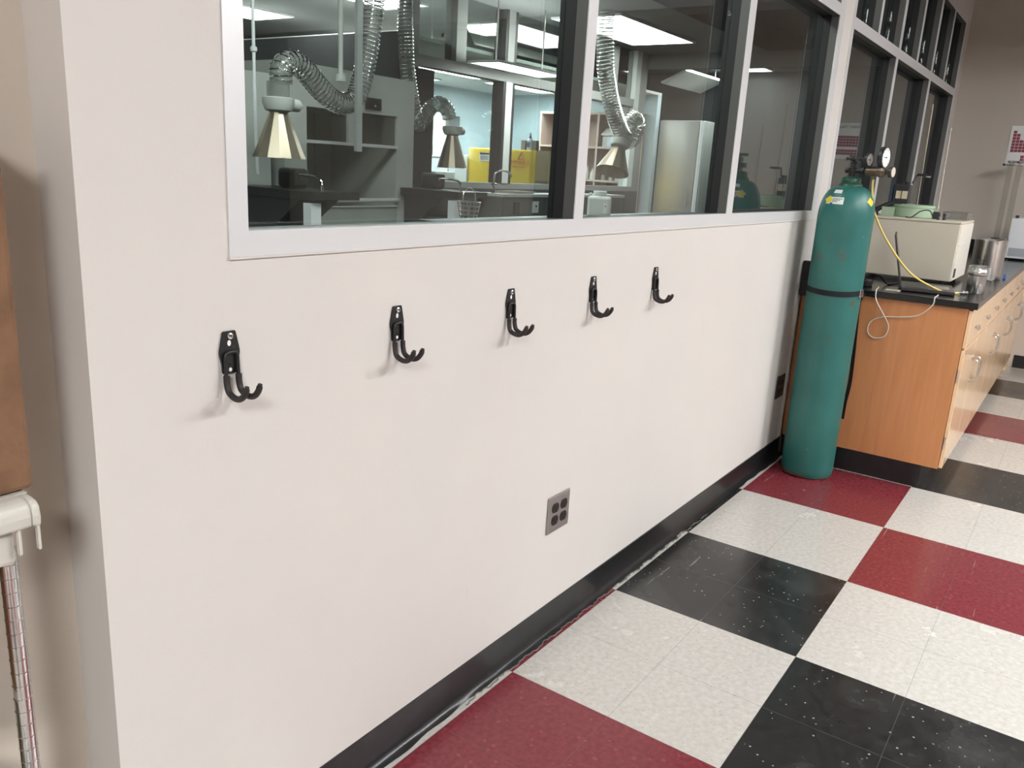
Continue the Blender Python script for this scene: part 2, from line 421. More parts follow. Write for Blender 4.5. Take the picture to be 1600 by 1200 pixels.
# ------------------------------------------------------------------ aluminium windows
def window(name, x0, x1, z0, z1, jl, jr, mull, zt, upper, head):
    """frame with lower panes split by mull (x0,x1) pairs, transom zt, upper panes split by upper pairs"""
    W = sthing(name); ya, yb, yc = -.0025, .0006, .034
    m = MB()
    m.box(x0, x1, ya, yb, z0, z0 + .042)                              # sill rail
    m.box(x0, x0 + jl, ya, yb, z0 + .042, z1); m.box(x1 - jr, x1, ya, yb, z0 + .042, z1)
    m.box(x0 + jl, x1 - jr, ya, yb, z1 - head, z1)
    m.build('frame', 'alu', W)
    for nm, mt_, e, p, q in (('glazing_stop', 'stop', .0008, yb, yc), ('gasket', 'gasket', .003, yc, .085)):
        g = MB()
        g.box(x0 + e, x1 - e, p, q, z0 + .002, z0 + .042 - e); g.box(x0 + e, x0 + jl - e, p, q, z0 + .042 - e, z1 - e); g.box(x1 - jr + e, x1 - e, p, q, z0 + .042 - e, z1 - e)
        g.box(x0 + jl - e, x1 - jr + e, p, q, z1 - head + e, z1 - e)
        for a, b in mull: g.box(a + e, b - e, p, q, z0 + .042 - e, zt[0] + e)
        for a, b in upper: g.box(a + e, b - e, p, q, zt[1] - e, z1 - head + e)
        g.box(x0 + jl - e, x1 - jr + e, p, q, zt[0] + e, zt[1] - e)
        if nm == 'gasket': g.box(x1 - .006, x1 - .001, .085, .119, z0 + .004, z1 - .004); g.box(x0 + .001, x0 + .006, .085, .119, z0 + .004, z1 - .004)
        g.build(nm, mt_, W)
    for a, b in mull: B(a, b, ya, yb, z0 + .042, zt[0]).build('mullion', 'alu', W)
    for a, b in upper: B(a, b, ya, yb, zt[1], z1 - head).build('mullion', 'alu', W)
    B(x0 + jl, x1 - jr, ya, yb, zt[0], zt[1]).build('transom', 'alu', W)
    xs = [x0 + jl] + [v for p in mull for v in p] + [x1 - jr]
    for a, b in zip(xs[::2], xs[1::2]): B(a - .002, b + .002, .067, .073, z0 + .035, zt[0] + .005).build('pane', 'glass', W)
    xs = [x0 + jl] + [v for p in upper for v in p] + [x1 - jr]
    for a, b in zip(xs[::2], xs[1::2]): B(a - .002, b + .002, .067, .073, zt[1] - .005, z1 - head + .005).build('pane', 'glass', W)
    return W
window('window_1', -.861, 2.503, 1.203, 2.78, .038, .078, [(.215, .260), (1.312, 1.369)], (2.112, 2.160), [(.215, .260), (1.312, 1.369)], .05)
window('window_2', 2.652, 5.95, 1.203, 2.68, .040, .060, [(3.690, 3.745), (4.790, 4.850)], (2.098, 2.150), [(3.18, 3.215), (3.72, 3.77), (4.27, 4.31), (4.80, 4.85), (5.33, 5.37)], .05)
# hairline caulk line under the sill rail
struct(B(-.862, 2.504, -.0045, 0., 1.1995, 1.2035).build('trim_3', 'wall'))

# ------------------------------------------------------------------ wall hooks
def make_hook(loc, label):
    H = thing('wall_hook', label, 'hook', loc, group='double prong hooks along the wall')
    x, y, z = loc
    o = [(-.0125, .0055), (-.011, .0075), (.011, .0075), (.0125, .0055), (.0195, -.026), (.0195, -.031), (.0155, -.048), (.0145, -.062), (.012, -.065), (-.012, -.065), (-.0145, -.062), (-.0155, -.048), (-.0195, -.031), (-.0195, -.026)]
    MB().extr([(x + a, y - .0005, z + b) for a, b in o], (0, -.0035, 0)).build('plate', 'black', H)
    # pale slots punched through the plate
    MB().extr([(x + .0035 * math.cos(t) - .001, y - .0041, z - .0125 + .005 * math.sin(t)) for t in [2 * PI * k / 14 for k in range(14)]], (0, .0003, 0)).build('keyhole', 'paper', H)
    MB().extr([(x + .0032 * math.cos(t), y - .0041, z - .058 + .0034 * math.sin(t)) for t in [2 * PI * k / 14 for k in range(14)]], (0, .0003, 0)).build('slot', 'paper', H)
    # welded wire: over the top and down both sides
    P = [(-.012, -.0095, -.080), (-.012, -.0085, -.066), (-.012, -.0075, -.045), (-.0115, -.0072, -.034), (-.008, -.007, -.0285), (0, -.007, -.0275), (.008, -.007, -.0285), (.0115, -.0072, -.034), (.012, -.0075, -.045), (.012, -.0085, -.066), (.012, -.0095, -.080)]
    MB().tube([(x + a, y + b, z + c) for a, b, c in P], .0033, 10, 4).build('wire_frame', 'black', H)
    for sx in (-1, 1):
        G = [(.012, -.009, -.066), (.012, -.010, -.080), (.0122, -.014, -.092), (.0125, -.024, -.0985), (.0128, -.038, -.1005), (.013, -.050, -.096), (.013, -.059, -.086), (.013, -.0635, -.0745)]
        mb = MB().tube([(x + sx * a, y + b, z + c) for a, b, c in G], lambda t: .0054 if t < .965 else .004, 12, 5)
        mb.build('prong', 'rubber', H)
        MB().cyl((x + sx * .012, y - .0148, z - .0855), (x + sx * .012, y - .0158, z - .0853), .0016, 8).build('print_mark', 'paper', H)
    s = MB().lathe([(.0, .0042), (.003, .004), (.0052, .0028), (.0058, .0012), (.0058, 0)], (x + .0005, y - .004, z - .0005), (0, -1, 0), 20)
    sc = s.build('screw', 'chrome', H)
    c = MB(); c.box(x - .0022, x + .0032, y - .0086, y - .0078, z - .0010, z); c.box(x, x + .001, y - .0086, y - .0078, z - .0032, z + .0022); c.build('drive_slot', 'slot', sc)
    MB().lathe([(.0, .0016), (.003, .0012), (.004, 0)], (x, y - .004, z - .046), (0, -1, 0), 16).build('rivet', 'black', H)
    return H
HL = ['black double prong wall hook closest to the tan corner, under left end of window frame',
      'black double prong wall hook second from the tan corner, below the wide left pane',
      'black double prong wall hook in the middle of the row, above silver outlet',
      'black double prong wall hook fourth from the tan corner, under first mullion of window',
      'black double prong wall hook nearest the green gas cylinder, last in the row']
hk = make_hook((-.8679, 0, 1.0752), HL[0])
for i in range(1, 5): copy_tree(hk, (-.8679 + .4053 * i, 0, 1.0752), HL[i])

# ------------------------------------------------------------------ outlets
def make_outlet(loc, label):
    O = thing('wall_outlet', label, 'outlet', loc); x, y, z = loc
    B(x - .058, x + .058, y - .0065, y, z - .0572, z + .0572, bev=.0025).build('cover_plate', 'plate', O)
    for sx in (-1, 1):
        for sz in (-1, 1):
            cx, cz = x + sx * .0232, z + sz * .0195
            pts = []
            for k in range(28):
                t = 2 * PI * k / 28; a = .0172 * math.cos(t); b = max(-.0142, min(.0142, .0172 * math.sin(t))); pts.append((cx + a, y - .0064, cz + b))
            r = MB().extr(pts, (0, -.0025, 0)).build('receptacle', 'brown', O)
            q = MB(); q.box(cx - .0075, cx - .0052, y - .0093, y - .0088, cz - .002, cz + .007); q.box(cx + .0052, cx + .0075, y - .0093, y - .0088, cz - .001, cz + .006)
            q.box(cx - .0022, cx + .0022, y - .0093, y - .0088, cz - .0095, cz - .005); q.build('slots', 'slot', r)
        MB().lathe([(0, .0012), (.0025, .001), (.003, 0)], (x + sx * .0232, y - .0064, z), (0, -1, 0), 12).build('screw', 'steel', O)
    return O
make_outlet((.2448, 0, .3974), 'silver four socket wall outlet plate, low on the bare white wall')
o2 = make_outlet((2.312, 0, .392), 'dark four socket outlet plate on wall beside foot of green cylinder')
for ch in o2.children:
    if ch.name.startswith('cover_plate'):
        ch.data.materials[0] = pr('dark_bronze_plate', (.06, .05, .045), .45, .5)

# ------------------------------------------------------------------ gas cylinder
CX, CY, CR = 2.2835, -.1944, .1205
vdir = math.atan2(CY + 1.14526, CX + 1.69773)
G = thing('gas_cylinder', 'tall teal green compressed gas cylinder standing against the cabinet end', 'gas cylinder', (CX, CY, 0))
prof = [(0, .006), (.085, .004), (.100, .0), (.113, .004), (.1185, .015), (CR, .035), (CR, .30), (CR, .7), (CR, 1.0), (CR, 1.235)]
for k in range(1, 13):
    t = k / 12 * PI / 2; prof.append((.046 + (CR - .046) * math.cos(t) ** .95, 1.235 + .133 * math.sin(t) ** 1.0))
MB().lathe(prof, (CX, CY, 0), seg=72).build('tank_body', 'teal', G)
MB().lathe([(.049, 1.352), (.052, 1.360), (.052, 1.372), (.046, 1.380), (.042, 1.384), (.042, 1.398), (.039, 1.404), (.030, 1.409), (.014, 1.411)], (CX, CY, 0), seg=40).build('neck_collar', 'dkgreen', G)
vm = MB(); vm.lathe([(.015, 1.405), (.015, 1.425), (.018, 1.428), (.018, 1.447), (.013, 1.45), (.012, 1.464), (.015, 1.466), (.015, 1.472), (.007, 1.474), (.007, 1.484)], (CX, CY, 0), seg=20)
dax = Vector((-.208, -.978, 0)).normalized()
p0 = Vector((CX, CY, 1.436)); vm.cyl(p0, p0 - dax * .030, .010, 16); vm.cyl(p0, p0 + dax * .034, .009, 16)
vm.cyl(p0 - dax * .018, p0 - dax * .031, .013, 6)
valve = vm.build('valve', 'dkmetal', G)
hw = MB()
hw.tube([(CX + .031 * math.cos(t), CY + .031 * math.sin(t), 1.486 + .002 * math.cos(6 * t)) for t in [2 * PI * k / 36 for k in range(37)]], .0055, 8)
for k in range(3):
    t = 2 * PI * k / 3; hw.cyl((CX, CY, 1.484), (CX + .03 * math.cos(t), CY + .03 * math.sin(t), 1.486), .004, 8)
hw.cyl((CX, CY, 1.478), (CX, CY, 1.492), .009, 12)
hw.build('handwheel', 'dkmetal', valve)
def surf_r(z):
    if z <= 1.235: return CR
    s_ = min(1., (z - 1.235) / .133); t = math.asin(s_); return .046 + (CR - .046) * max(0, math.cos(t)) ** .95
def sticker(name, outl, mat, lift=.0008):
    """patch on the shoulder: outl of (angle offset from camera side in rad, z)"""
    m_ = MB(); n = 8
    (a0, z0), (a1, z1) = outl; rows = []
    for i in range(n + 1):
        z = z0 + (z1 - z0) * i / n; row = []
        for j in range(n + 1):
            a = vdir + PI + a0 + (a1 - a0) * j / n; r = surf_r(z) + lift
            row.append(m_.bm.verts.new((CX + r * math.cos(a), CY + r * math.sin(a), z)))
        rows.append(row)
    for i in range(n):
        for j in range(n): m_.bm.faces.new([rows[i][j], rows[i][j + 1], rows[i + 1][j + 1], rows[i + 1][j]])
    m_.smooth = True; return m_.build(name, mat, G)
def diamond(name, a0, z0, da, dz, mat):
    m_ = MB(); n = 8; rows = []
    for i in range(n + 1):
        row = []
        for j in range(n + 1):
            u_, v_ = i / n * 2 - 1, j / n * 2 - 1; p_, q_ = (u_ + v_) / 2, (u_ - v_) / 2
            z = z0 + q_ * dz; a = vdir + PI + a0 + p_ * da; r = surf_r(z) + .0014
            row.append(m_.bm.verts.new((CX + r * math.cos(a), CY + r * math.sin(a), z)))
        rows.append(row)
    for i in range(n):
        for j in range(n): m_.bm.faces.new([rows[i][j], rows[i][j + 1], rows[i + 1][j + 1], rows[i + 1][j]])
    m_.smooth = True; return m_.build(name, mat, G)
sticker('label_sticker', ((-.90, 1.288), (-.16, 1.318)), 'paper')['label'] = 'white shoulder label'
for k, zz in enumerate((1.310, 1.304, 1.298)): sticker('label_line', ((-.62, zz), (-.2 - .1 * k, zz + .0022)), 'ink', .0016)
sticker('label_mark', ((-.70, 1.288), (-.58, 1.294)), 'bluep', .0016)
sticker('small_sticker', ((-.72, 1.335), (-.32, 1.350)), 'paper')
diamond('hazard_diamond', -.80, 1.306, .22, .018, 'yellow')['label'] = 'yellow hazard diamond'
diamond('hazard_diamond', 1.02, 1.305, .24, .020, 'yellow')['label'] = 'yellow hazard diamond on the right shoulder'

# regulator, along dax
R_ = thing('pressure_regulator', 'brass gas regulator with two round dials screwed on to the cylinder valve', 'regulator', (CX, CY, 1.436))
def along(t, dz=0., side=0.):
    p = Vector((CX, CY, 1.436)) + dax * t + Vector((0, 0, dz)) + Vector((dax.y, -dax.x, 0)) * side; return p
MB().lathe([(.011, .030), (.0155, .031), (.0155, .054), (.010, .056), (.010, .062)], along(0), dax, 6).build('inlet_nut', 'dkmetal', R_)
rb = MB(); rb.lathe([(.012, .060), (.019, .064), (.021, .085), (.021, .118), (.025, .122), (.025, .134), (.018, .140), (.011, .150)], along(0), dax, 24)
rb.cyl(along(.072), along(.072, .03), .008, 12); rb.cyl(along(.130), along(.130, .03), .008, 12); rb.cyl(along(.098, -.014), along(.098, -.034), .0075, 10)
rb.build('regulator_body', 'brass', R_)
def gauge(t, zc, r, th, ang, side=0.):
    d = Matrix.Rotation(ang, 3, 'Z') @ dax; c = along(t, zc, side) - d * th
    cs = MB().lathe([(0, 0), (r * .85, 0), (r * .98, .004), (r, .008), (r, th - .003), (r * .97, th), (r * .9, th), (r * .9, th - .003)], c, d, 40).build('gauge', 'dkgrey', R_)
    MB().lathe([(0, th - .0025), (r * .91, th - .0025)], c, d, 40, cap=False).build('dial', 'dial', cs)
    sd = Vector((-d.y, d.x, 0)).normalized(); n_ = MB()
    q = c + d * (th - .0015)
    n_.tube([q - sd * r * .45, q + sd * r * .18], .0012, 6); n_.lathe([(.003, 0), (.003, .0015)], q, d, 12); n_.build('needle', 'ink', cs)
    tk = MB()
    for k in range(11):
        a = PI * (1.25 - 1.5 * k / 10); e_ = sd * math.cos(a) + Vector((0, 0, 1)) * math.sin(a); tk.tube([q + e_ * r * .70 - d * .0006, q + e_ * r * .82 - d * .0006], .0008, 4)
    tk.build('tick_marks', 'ink', cs)
gauge(.080, .048, .0285, .018, -.15, .016)
gauge(.142, .060, .0455, .026, .0)
kb = MB(); kb.lathe([(.008, .148), (.008, .158), (.013, .160), (.024, .166), (.0245, .178), (.022, .181)], along(0), dax, 14); kb.build('adjusting_knob', 'dkgrey', R_)
MB().lathe([(0, .1815), (.021, .1815)], along(0), dax, 20, cap=False).build('knob_cap', 'cream', R_)

# hose
HS = thing('gas_hose', 'yellow gas hose curving from the regulator down to the black worktop', 'hose', (2.7, -.65, .9))
hp = [(2.264, -.292, 1.404), (2.268, -.291, 1.375), (2.30, -.296, 1.30), (2.335, -.305, 1.255), (2.40, -.36, 1.14), (2.50, -.461, .999), (2.60, -.563, .929), (2.66, -.620, .9085), (2.71, -.662, .907)]
MB().tube(hp, .0048, 12, 8).build('tubing', 'hose', HS)
ft = MB(); d_ = Vector((.05, -.042, 0)).normalized(); a_ = Vector((2.705, -.658, .9095))
ft.lathe([(.006, 0), (.006, .014), (.009, .015), (.009, .028), (.006, .029), (.006, .036), (.0085, .037), (.0085, .046)], a_, d_, 12); ft.build('coupling', 'chrome', HS)

# strap round the cylinder, buckled on the cabinet side
ST = thing('cylinder_strap', 'black webbing strap with metal buckle tied round the green gas cylinder', 'strap', (CX, CY, .9))
sp = []
for k in range(49):
    a = .45 - k / 48 * (2 * PI * .84); sp.append((CX + (CR + .002) * math.cos(a), CY + (CR + .002) * math.sin(a), .905 + .010 * math.sin(a + PI * .5 - .2)))
sp = [p for p in sp]
MB().ribbon(sp, .024, .0022, (0, 0, 1)).build('webbing', 'strap', ST)
ba = vdir + PI + 1.20
bp_ = Vector((CX + (CR + .006) * math.cos(ba), CY + (CR + .006) * math.sin(ba), .900)); bt = Vector((-math.sin(ba), math.cos(ba), 0)); bn = Vector((math.cos(ba), math.sin(ba), 0))
bk = MB()
def ring(cn, w_, h_): return [cn + bt * w_ + Vector((0, 0, h_)), cn + bt * w_ - Vector((0, 0, h_)), cn - bt * w_ - Vector((0, 0, h_)), cn - bt * w_ + Vector((0, 0, h_)), cn + bt * w_ + Vector((0, 0, h_))]
bk.tube(ring(bp_, .017, .016), .0022, 8); bk.tube(ring(bp_ + bn * .003, .008, .016), .002, 8); bk.build('buckle', 'chrome', ST)
tl = [bp_ + Vector((.012, -.012, 0)), (2.412, -.288, .862), (2.420, -.284, .80), (2.428, -.288, .70), (2.424, -.296, .58), (2.426, -.300, .45), (2.424, -.293, .34), (2.432, -.291, .262)]
MB().ribbon(spline([Vector(p) for p in tl], 6), .018, .002, (.3, 1, 0)).build('loose_tail', 'strap', ST)
BR = thing('cylinder_bracket', 'black clamp bracket on worktop edge behind left side of gas cylinder', 'bracket', (2.42, -.03, .86))
b_ = MB(); b_.box(2.400, 2.427, -.060, -.004, .84, 1.008, bev=.004); b_.build('clamp_body', 'black', BR)
b_ = MB(); b_.box(2.36, 2.402, -.050, -.03, .893, .917); b_.build('jaw', 'black', BR)

# ------------------------------------------------------------------ base cabinets and worktop
def cabinet(x0, first, label):
    Cb = thing('base_cabinet', label, 'cabinet', (x0, 0, 0), group='maple base cabinets under the black worktop')
    F = -.740; DF = -.757; x1 = x0 + .8592
    c = MB(); c.box(x0 + .012 if first else x0 + .0004, x1, F, -.014, .11, .87); c.build('carcass', 'doorwood', Cb)
    if first: B(x0, x0 + .0115, F - .0, -.008, .112, .8695).build('end_panel', 'endwood', Cb)['label'] = 'orange brown end panel'
    B(x0 + .0, x1, -.672, -.02, 0, .11).build('toe_kick', 'base', Cb)
    for k in range(2):
        a, b = x0 + .43 * k + .0035, x0 + .43 * (k + 1) - .0035
        d = B(a, b, DF, F - .0015, .690, .862, bev=.0015).build('drawer', 'doorwood', Cb)
        kx = (a + b) / 2
        MB().lathe([(.006, 0), (.005, .007), (.012, .012), (.013, .017), (.009, .021), (0, .022)], (kx, DF, .765), (0, -1, 0), 18).build('knob', 'steel', d)
        d = B(a, b, DF, F - .0015, .118, .680, bev=.0015).build('door', 'doorwood', Cb)
        hx = b - .045 if k == 0 else a + .045
        MB().tube([(hx, DF, .585), (hx, DF - .022, .580), (hx, DF - .031, .560), (hx, DF - .034, .53), (hx, DF - .031, .50), (hx, DF - .022, .48), (hx, DF, .475)], .0048, 10, 5).build('handle', 'steel', d)
        ex = a if k == 0 else b
        for hz in (.24, .56): MB().cyl((ex, F - .006, hz - .03), (ex, F - .006, hz + .03), .004, 10).build('hinge', 'steel', d)
    return Cb
CL = ['maple base cabinet with orange brown end panel, nearest unit, behind the gas cylinder',
      'maple base cabinet second from the gas cylinder, next to the one with the end panel',
      'maple base cabinet third from the gas cylinder along the row',
      'maple base cabinet farthest from the gas cylinder, by the far wall']
for i in range(4): cabinet(2.447 + .86 * i, i == 0, CL[i])
B(5.888, XF - .001, -.74, -.005, 0.0, .87).build('filler_panel', 'doorwood')
tag(bpy.data.objects['filler_panel'], 'narrow maple filler panel between last cabinet and far wall', 'panel')
WT = thing('worktop', 'long black epoxy worktop over the maple cabinets along the window wall', 'worktop', (4.2, -.4, .87))
B(2.427, XF - .002, -.775, -.002, .8705, .9000, bev=.003).build('slab', 'counter', WT)
B(XF - .022, XF - .002, -.775, -.024, .9002, 1.0).build('backsplash', 'counter', WT)

# ------------------------------------------------------------------ things on the worktop
CA = thing('calorimeter_box', 'large cream metal calorimeter cabinet on the black worktop', 'instrument', (3.29, -.33, .9))
bx = (3.043, 3.535, -.572, -.07)
B(*bx, .922, 1.212, bev=.004).build('housing', 'cream', CA)
B(bx[0] - .002, bx[1] + .002, bx[2] - .002, bx[3] + .002, 1.213, 1.224, bev=.002).build('lid', 'cream', CA)
B(bx[0] + .01, bx[1] - .004, bx[2] - .0035, bx[2] - .0002, .926, 1.208).build('side_panel', 'creamlt', CA)
B(3.09, 3.30, bx[2] - .006, bx[2] - .0036, 1.098, 1.108).build('pull_strip', 'white', CA)
B(3.07, 3.14, bx[2] - .005, bx[2] - .0036, .94, .985).build('vent_grille', 'dkgrey', CA)
for fx in (3.08, 3.49):
    for fy in (-.53, -.11): MB().cyl((fx, fy, .9003), (fx, fy, .9225), .014, 14).build('foot', 'dkgrey', CA)
PN = thing('green_basin', 'pale green round basin sitting on top of the cream calorimeter cabinet', 'basin', (3.25, -.31, 1.2245))
MB().lathe([(0, 0), (.112, 0), (.116, .004), (.116, .050), (.119, .052), (.119, .066), (.112, .066), (.110, .01), (0, .008)], (3.25, -.31, 1.2245), seg=48).build('bowl', 'greenen', PN)
B(3.136, 3.22, -.232, -.17, 1.2248, 1.272).build('side_block', 'greenen', PN)
MO = thing('stirrer_motor', 'black and blue stirrer motor with cream label standing over the green basin', 'motor', (3.2, -.25, 1.2245))
B(3.17, 3.245, -.285, -.205, 1.292, 1.392, bev=.006).build('motor_case', 'dkgrey', MO)
B(3.168, 3.24, -.2045, -.196, 1.296, 1.39).build('side_cover', pr('dark_blue_enamel', (.02, .05, .10), .35), MO)
B(3.165, 3.1695, -.278, -.222, 1.318, 1.358).build('name_plate', pr('cream_label', (.66, .58, .42), .5), MO)
B(3.163, 3.1652, -.252, -.247, 1.318, 1.358).build('label_stripe', 'brass', MO)
MB().cyl((3.2, -.262, 1.392), (3.2, -.262, 1.406), .016, 14).build('cap_knob', 'black', MO)
ar = MB(); ar.tube([(3.2, -.25, 1.30), (3.18, -.21, 1.292), (3.16, -.165, 1.27), (3.15, -.135, 1.2465)], .013, 10, 4); ar.cyl((3.15, -.125, 1.2246), (3.15, -.125, 1.25), .028, 16); ar.build('arm', 'black', MO)
RD = thing('support_rod', 'tall thin brass rod rising from green basin in front of the window', 'rod', (3.24, -.318, 1.2245))
MB().cyl((3.24, -.322, 1.2325), (3.243, -.313, 1.803), .0036, 10).build('shaft', pr('dull_gold', (.45, .38, .26), .35, .7), RD)
cl = MB(); cl.box(3.225, 3.255, -.345, -.300, 1.440, 1.452, bev=.002); cl.cyl((3.24, -.30, 1.446), (3.22, -.285, 1.40), .006, 8); cl.cyl((3.24, -.345, 1.446), (3.24, -.362, 1.446), .006, 8); cl.build('clamp', 'black', RD)
MB().cyl((3.24, -.352, 1.434), (3.24, -.352, 1.441), .013, 12).build('clamp_screw', 'steel', RD)
TH = thing('thermometer', 'long thin glass thermometer standing upright at edge of the cream cabinet lid', 'thermometer', (3.2, -.428, 1.2245))
MB().cyl((3.205, -.430, 1.2248), (3.2, -.424, 1.675), .0038, 10).build('stem', pr('pale_glass_stem', (.50, .46, .40), .2), TH)
MB().cyl((3.2, -.424, 1.675), (3.2, -.424, 1.682), .0055, 10).build('top_ring', 'steel', TH)
B(3.19, 3.215, -.445, -.415, 1.2249, 1.262, bev=.003).build('holder', 'dkgrey', TH)
TR = thing('plastic_tray', 'clear plastic tray on the near corner of the cream cabinet lid', 'tray', (3.40, -.49, 1.2245))
t_ = MB(); t_.box(3.27, 3.53, -.565, -.45, 1.2246, 1.228); t_.box(3.27, 3.273, -.565, -.45, 1.228, 1.262); t_.box(3.527, 3.53, -.565, -.45, 1.228, 1.262); t_.box(3.273, 3.527, -.565, -.562, 1.228, 1.262); t_.box(3.273, 3.527, -.453, -.45, 1.228, 1.262)
t_.build('tray_shell', 'clear', TR)
r_ = MB(); r_.tube([(3.27, -.565, 1.262), (3.53, -.565, 1.262), (3.53, -.45, 1.262), (3.27, -.45, 1.262), (3.27, -.565, 1.262)], .003, 6); r_.build('rim', 'clear', TR)
for i, (cx_, lab) in enumerate(((3.10, 'short black binding post at the cream cabinet front edge, closer to the thermometer'), (3.16, 'black binding post behind the other one at the cream cabinet front edge'))):
    MB().lathe([(.008, 0), (.008, .008), (.005, .010), (.005, .018), (.008, .020), (.008, .032), (0, .034)], (cx_, -.455 - .02 * i, 1.2245), seg=12).build('binding_post', 'dkgrey')
    tag(bpy.data.objects['binding_post' if i == 0 else 'binding_post.001'], lab, 'terminal', 'binding posts on the calorimeter lid')
MB().tube([(3.10, -.30, 1.2285), (3.085, -.33, 1.2275), (3.09, -.37, 1.262), (3.09, -.41, 1.268), (3.10, -.43, 1.24), (3.115, -.45, 1.2275)], .003, 8, 6).build('wire', 'dkgrey')
tag(bpy.data.objects['wire'], 'dark looped wire lying on the cream cabinet lid before green basin', 'wire')

LP = thing('laptop', 'open charcoal laptop seen edge on in front of the cream cabinet', 'laptop', (2.56, -.425, .9), math.radians(10.2))
B(0, .32, -.235, -.004, .002, .018, bev=.004).build('base', 'laptop', LP, local=True)
B(.03, .29, -.12, -.02, .0182, .0195).build('keyboard', 'dkgrey', LP, local=True)
B(.10, .22, -.215, -.15, .0182, .0190).build('touchpad', 'steel', LP, local=True)
hg = Vector((0, 0, .021)); ud = Vector((0, .06, .243)).normalized(); nd = Vector((0, -ud.z, ud.y))
sc = MB(); sc.extr([(0, *(hg + nd * a + ud * b)[1:]) for a, b in ((-.004, 0), (.004, 0), (.004, .245), (-.004, .245))], (.32, 0, 0))
sco = sc.build('screen_lid', 'laptop', LP, local=True, bevel=.002)
sc = MB(); sc.extr([(.012, *(hg + nd * a + ud * b)[1:]) for a, b in ((.0042, .012), (.0047, .012), (.0047, .235), (.0042, .235))], (.296, 0, 0)); sc.build('display', 'screen', sco, local=True)
MB().cyl((.03, -.002, .019), (.29, -.002, .019), .005, 12).build('hinge', 'dkgrey', LP, local=True)
AD = thing('power_adapter', 'black power adapter with tangled lead between cylinder and laptop', 'adapter', (2.62, -.30, .9))
B(2.56, 2.65, -.285, -.240, .9004, .930, bev=.006).build('brick', 'dkgrey', AD)
MB().tube([(2.62, -.255, .915), (2.60, -.225, .935), (2.64, -.205, .925), (2.66, -.25, .952), (2.70, -.30, .945), (2.74, -.33, .907), (2.80, -.36, .905), (2.84, -.385, .908)], .0035, 8, 6).build('lead', 'dkgrey', AD)
B(2.52, 2.56, -.235, -.19, .9004, .935, bev=.005).build('plug', 'dkgrey', AD)
MB().tube([(2.59, -.26, .930), (2.55, -.25, .945), (2.53, -.24, .934)], .003, 8, 6).build('plug_lead', 'dkgrey', AD)
B(2.50, 2.56, -.43, -.37, .9004, .904).build('sticky_note', pr('pale_card', (.5, .47, .38), .6))
tag(bpy.data.objects['sticky_note'], 'small pale card lying flat by the worktop end before the laptop', 'card')
WC = [(2.56, -.330, .906), (2.47, -.345, .908), (2.418, -.350, .905), (2.412, -.358, .86), (2.428, -.395, .80), (2.438, -.425, .745), (2.440, -.415, .695), (2.440, -.370, .680), (2.440, -.338, .705), (2.440, -.345, .755), (2.440, -.40, .785), (2.438, -.47, .795), (2.430, -.545, .815), (2.414, -.595, .868), (2.413, -.600, .905), (2.45, -.60, .9055), (2.54, -.595, .9045)]
MB().tube(WC, .0028, 8, 8).build('white_cable', 'cable')
tag(bpy.data.objects['white_cable'], 'thin white cable looping down over the orange cabinet end from the worktop', 'cable')

BM = thing('steel_bomb', 'short stainless steel pressure vessel with capped head at the worktop edge', 'pressure vessel', (2.86, -.708, .9))
MB().lathe([(0, 0), (.038, 0), (.040, .003), (.040, .085), (.038, .087)], (2.86, -.708, .9003), seg=36).build('body', 'steel', BM)
MB().lathe([(.038, .088), (.046, .089), (.047, .092), (.047, .108), (.045, .111), (.045, .128), (.042, .130), (.03, .131), (.03, .135), (0, .135)], (2.86, -.708, .9003), seg=36).build('screw_cap', 'steel', BM)
kn = MB(); kn.lathe([(.006, 0), (.006, .012), (.010, .014), (.010, .022), (.004, .024), (.004, .03)], (2.852, -.70, 1.0353), seg=12); kn.lathe([(.004, 0), (.004, .02), (.007, .021), (.007, .028)], (2.87, -.722, 1.0353), seg=10); kn.build('valve_pins', 'dkmetal', BM)
BK = thing('steel_bucket', 'polished stainless steel bucket standing behind the small pressure vessel', 'bucket', (3.68, -.662, .9))
MB().lathe([(0, .004), (.072, .004), (.076, .0), (.079, .006), (.081, .21), (.086, .216), (.086, .222), (.080, .222), (.077, .012), (0, .010)], (3.68, -.662, .9003), seg=48).build('pail', 'steel', BK)
MB().tube([(3.60, -.70, 1.10), (3.60, -.71, 1.116), (3.66, -.735, 1.128), (3.73, -.715, 1.128), (3.765, -.66, 1.116), (3.762, -.65, 1.10)], .003, 8, 6).build('bail_handle', 'steel', BK)
WB = thing('white_instrument', 'white boxy instrument on the worktop by the far wall', 'instrument', (5.62, -.67, .9))
B(5.47, 5.80, -.755, -.605, .914, 1.205, bev=.006).build('case', 'white', WB)
B(5.468, 5.4695, -.74, -.62, .93, .99).build('lower_panel', pr('grey_panel', (.36, .38, .41), .4), WB)
for fx in (5.50, 5.77):
    for fy in (-.735, -.625): MB().cyl((fx, fy, .9003), (fx, fy, .9145), .01, 10).build('foot', 'dkgrey', WB)
MB().cyl((5.55, -.63, 1.205), (5.55, -.63, 1.225), .012, 12).build('top_knob', 'dkgrey', WB)
GT = thing('glass_column', 'tall clear glass column clipped upright beside the white instrument, below the poster', 'glassware', (5.9, -.52, .9))
for dy in (-.03, .03): MB().lathe([(.022, 0), (.022, .68), (.026, .684), (.026, .69), (.019, .69), (.019, .004)], (5.9, -.52 + dy, .912), seg=24, cap=False).build('tube', 'tube', GT)
B(5.85, 5.95, -.585, -.455, .9003, .912, bev=.003).build('base', 'dkgrey', GT)
for i, z_ in enumerate((1.02, 1.585)):
    c_ = MB(); c_.box(5.885, 5.915, -.585, -.455, z_, z_ + .014, bev=.003); c_.build('clip', 'dkgrey' if i == 0 else 'chrome', GT)
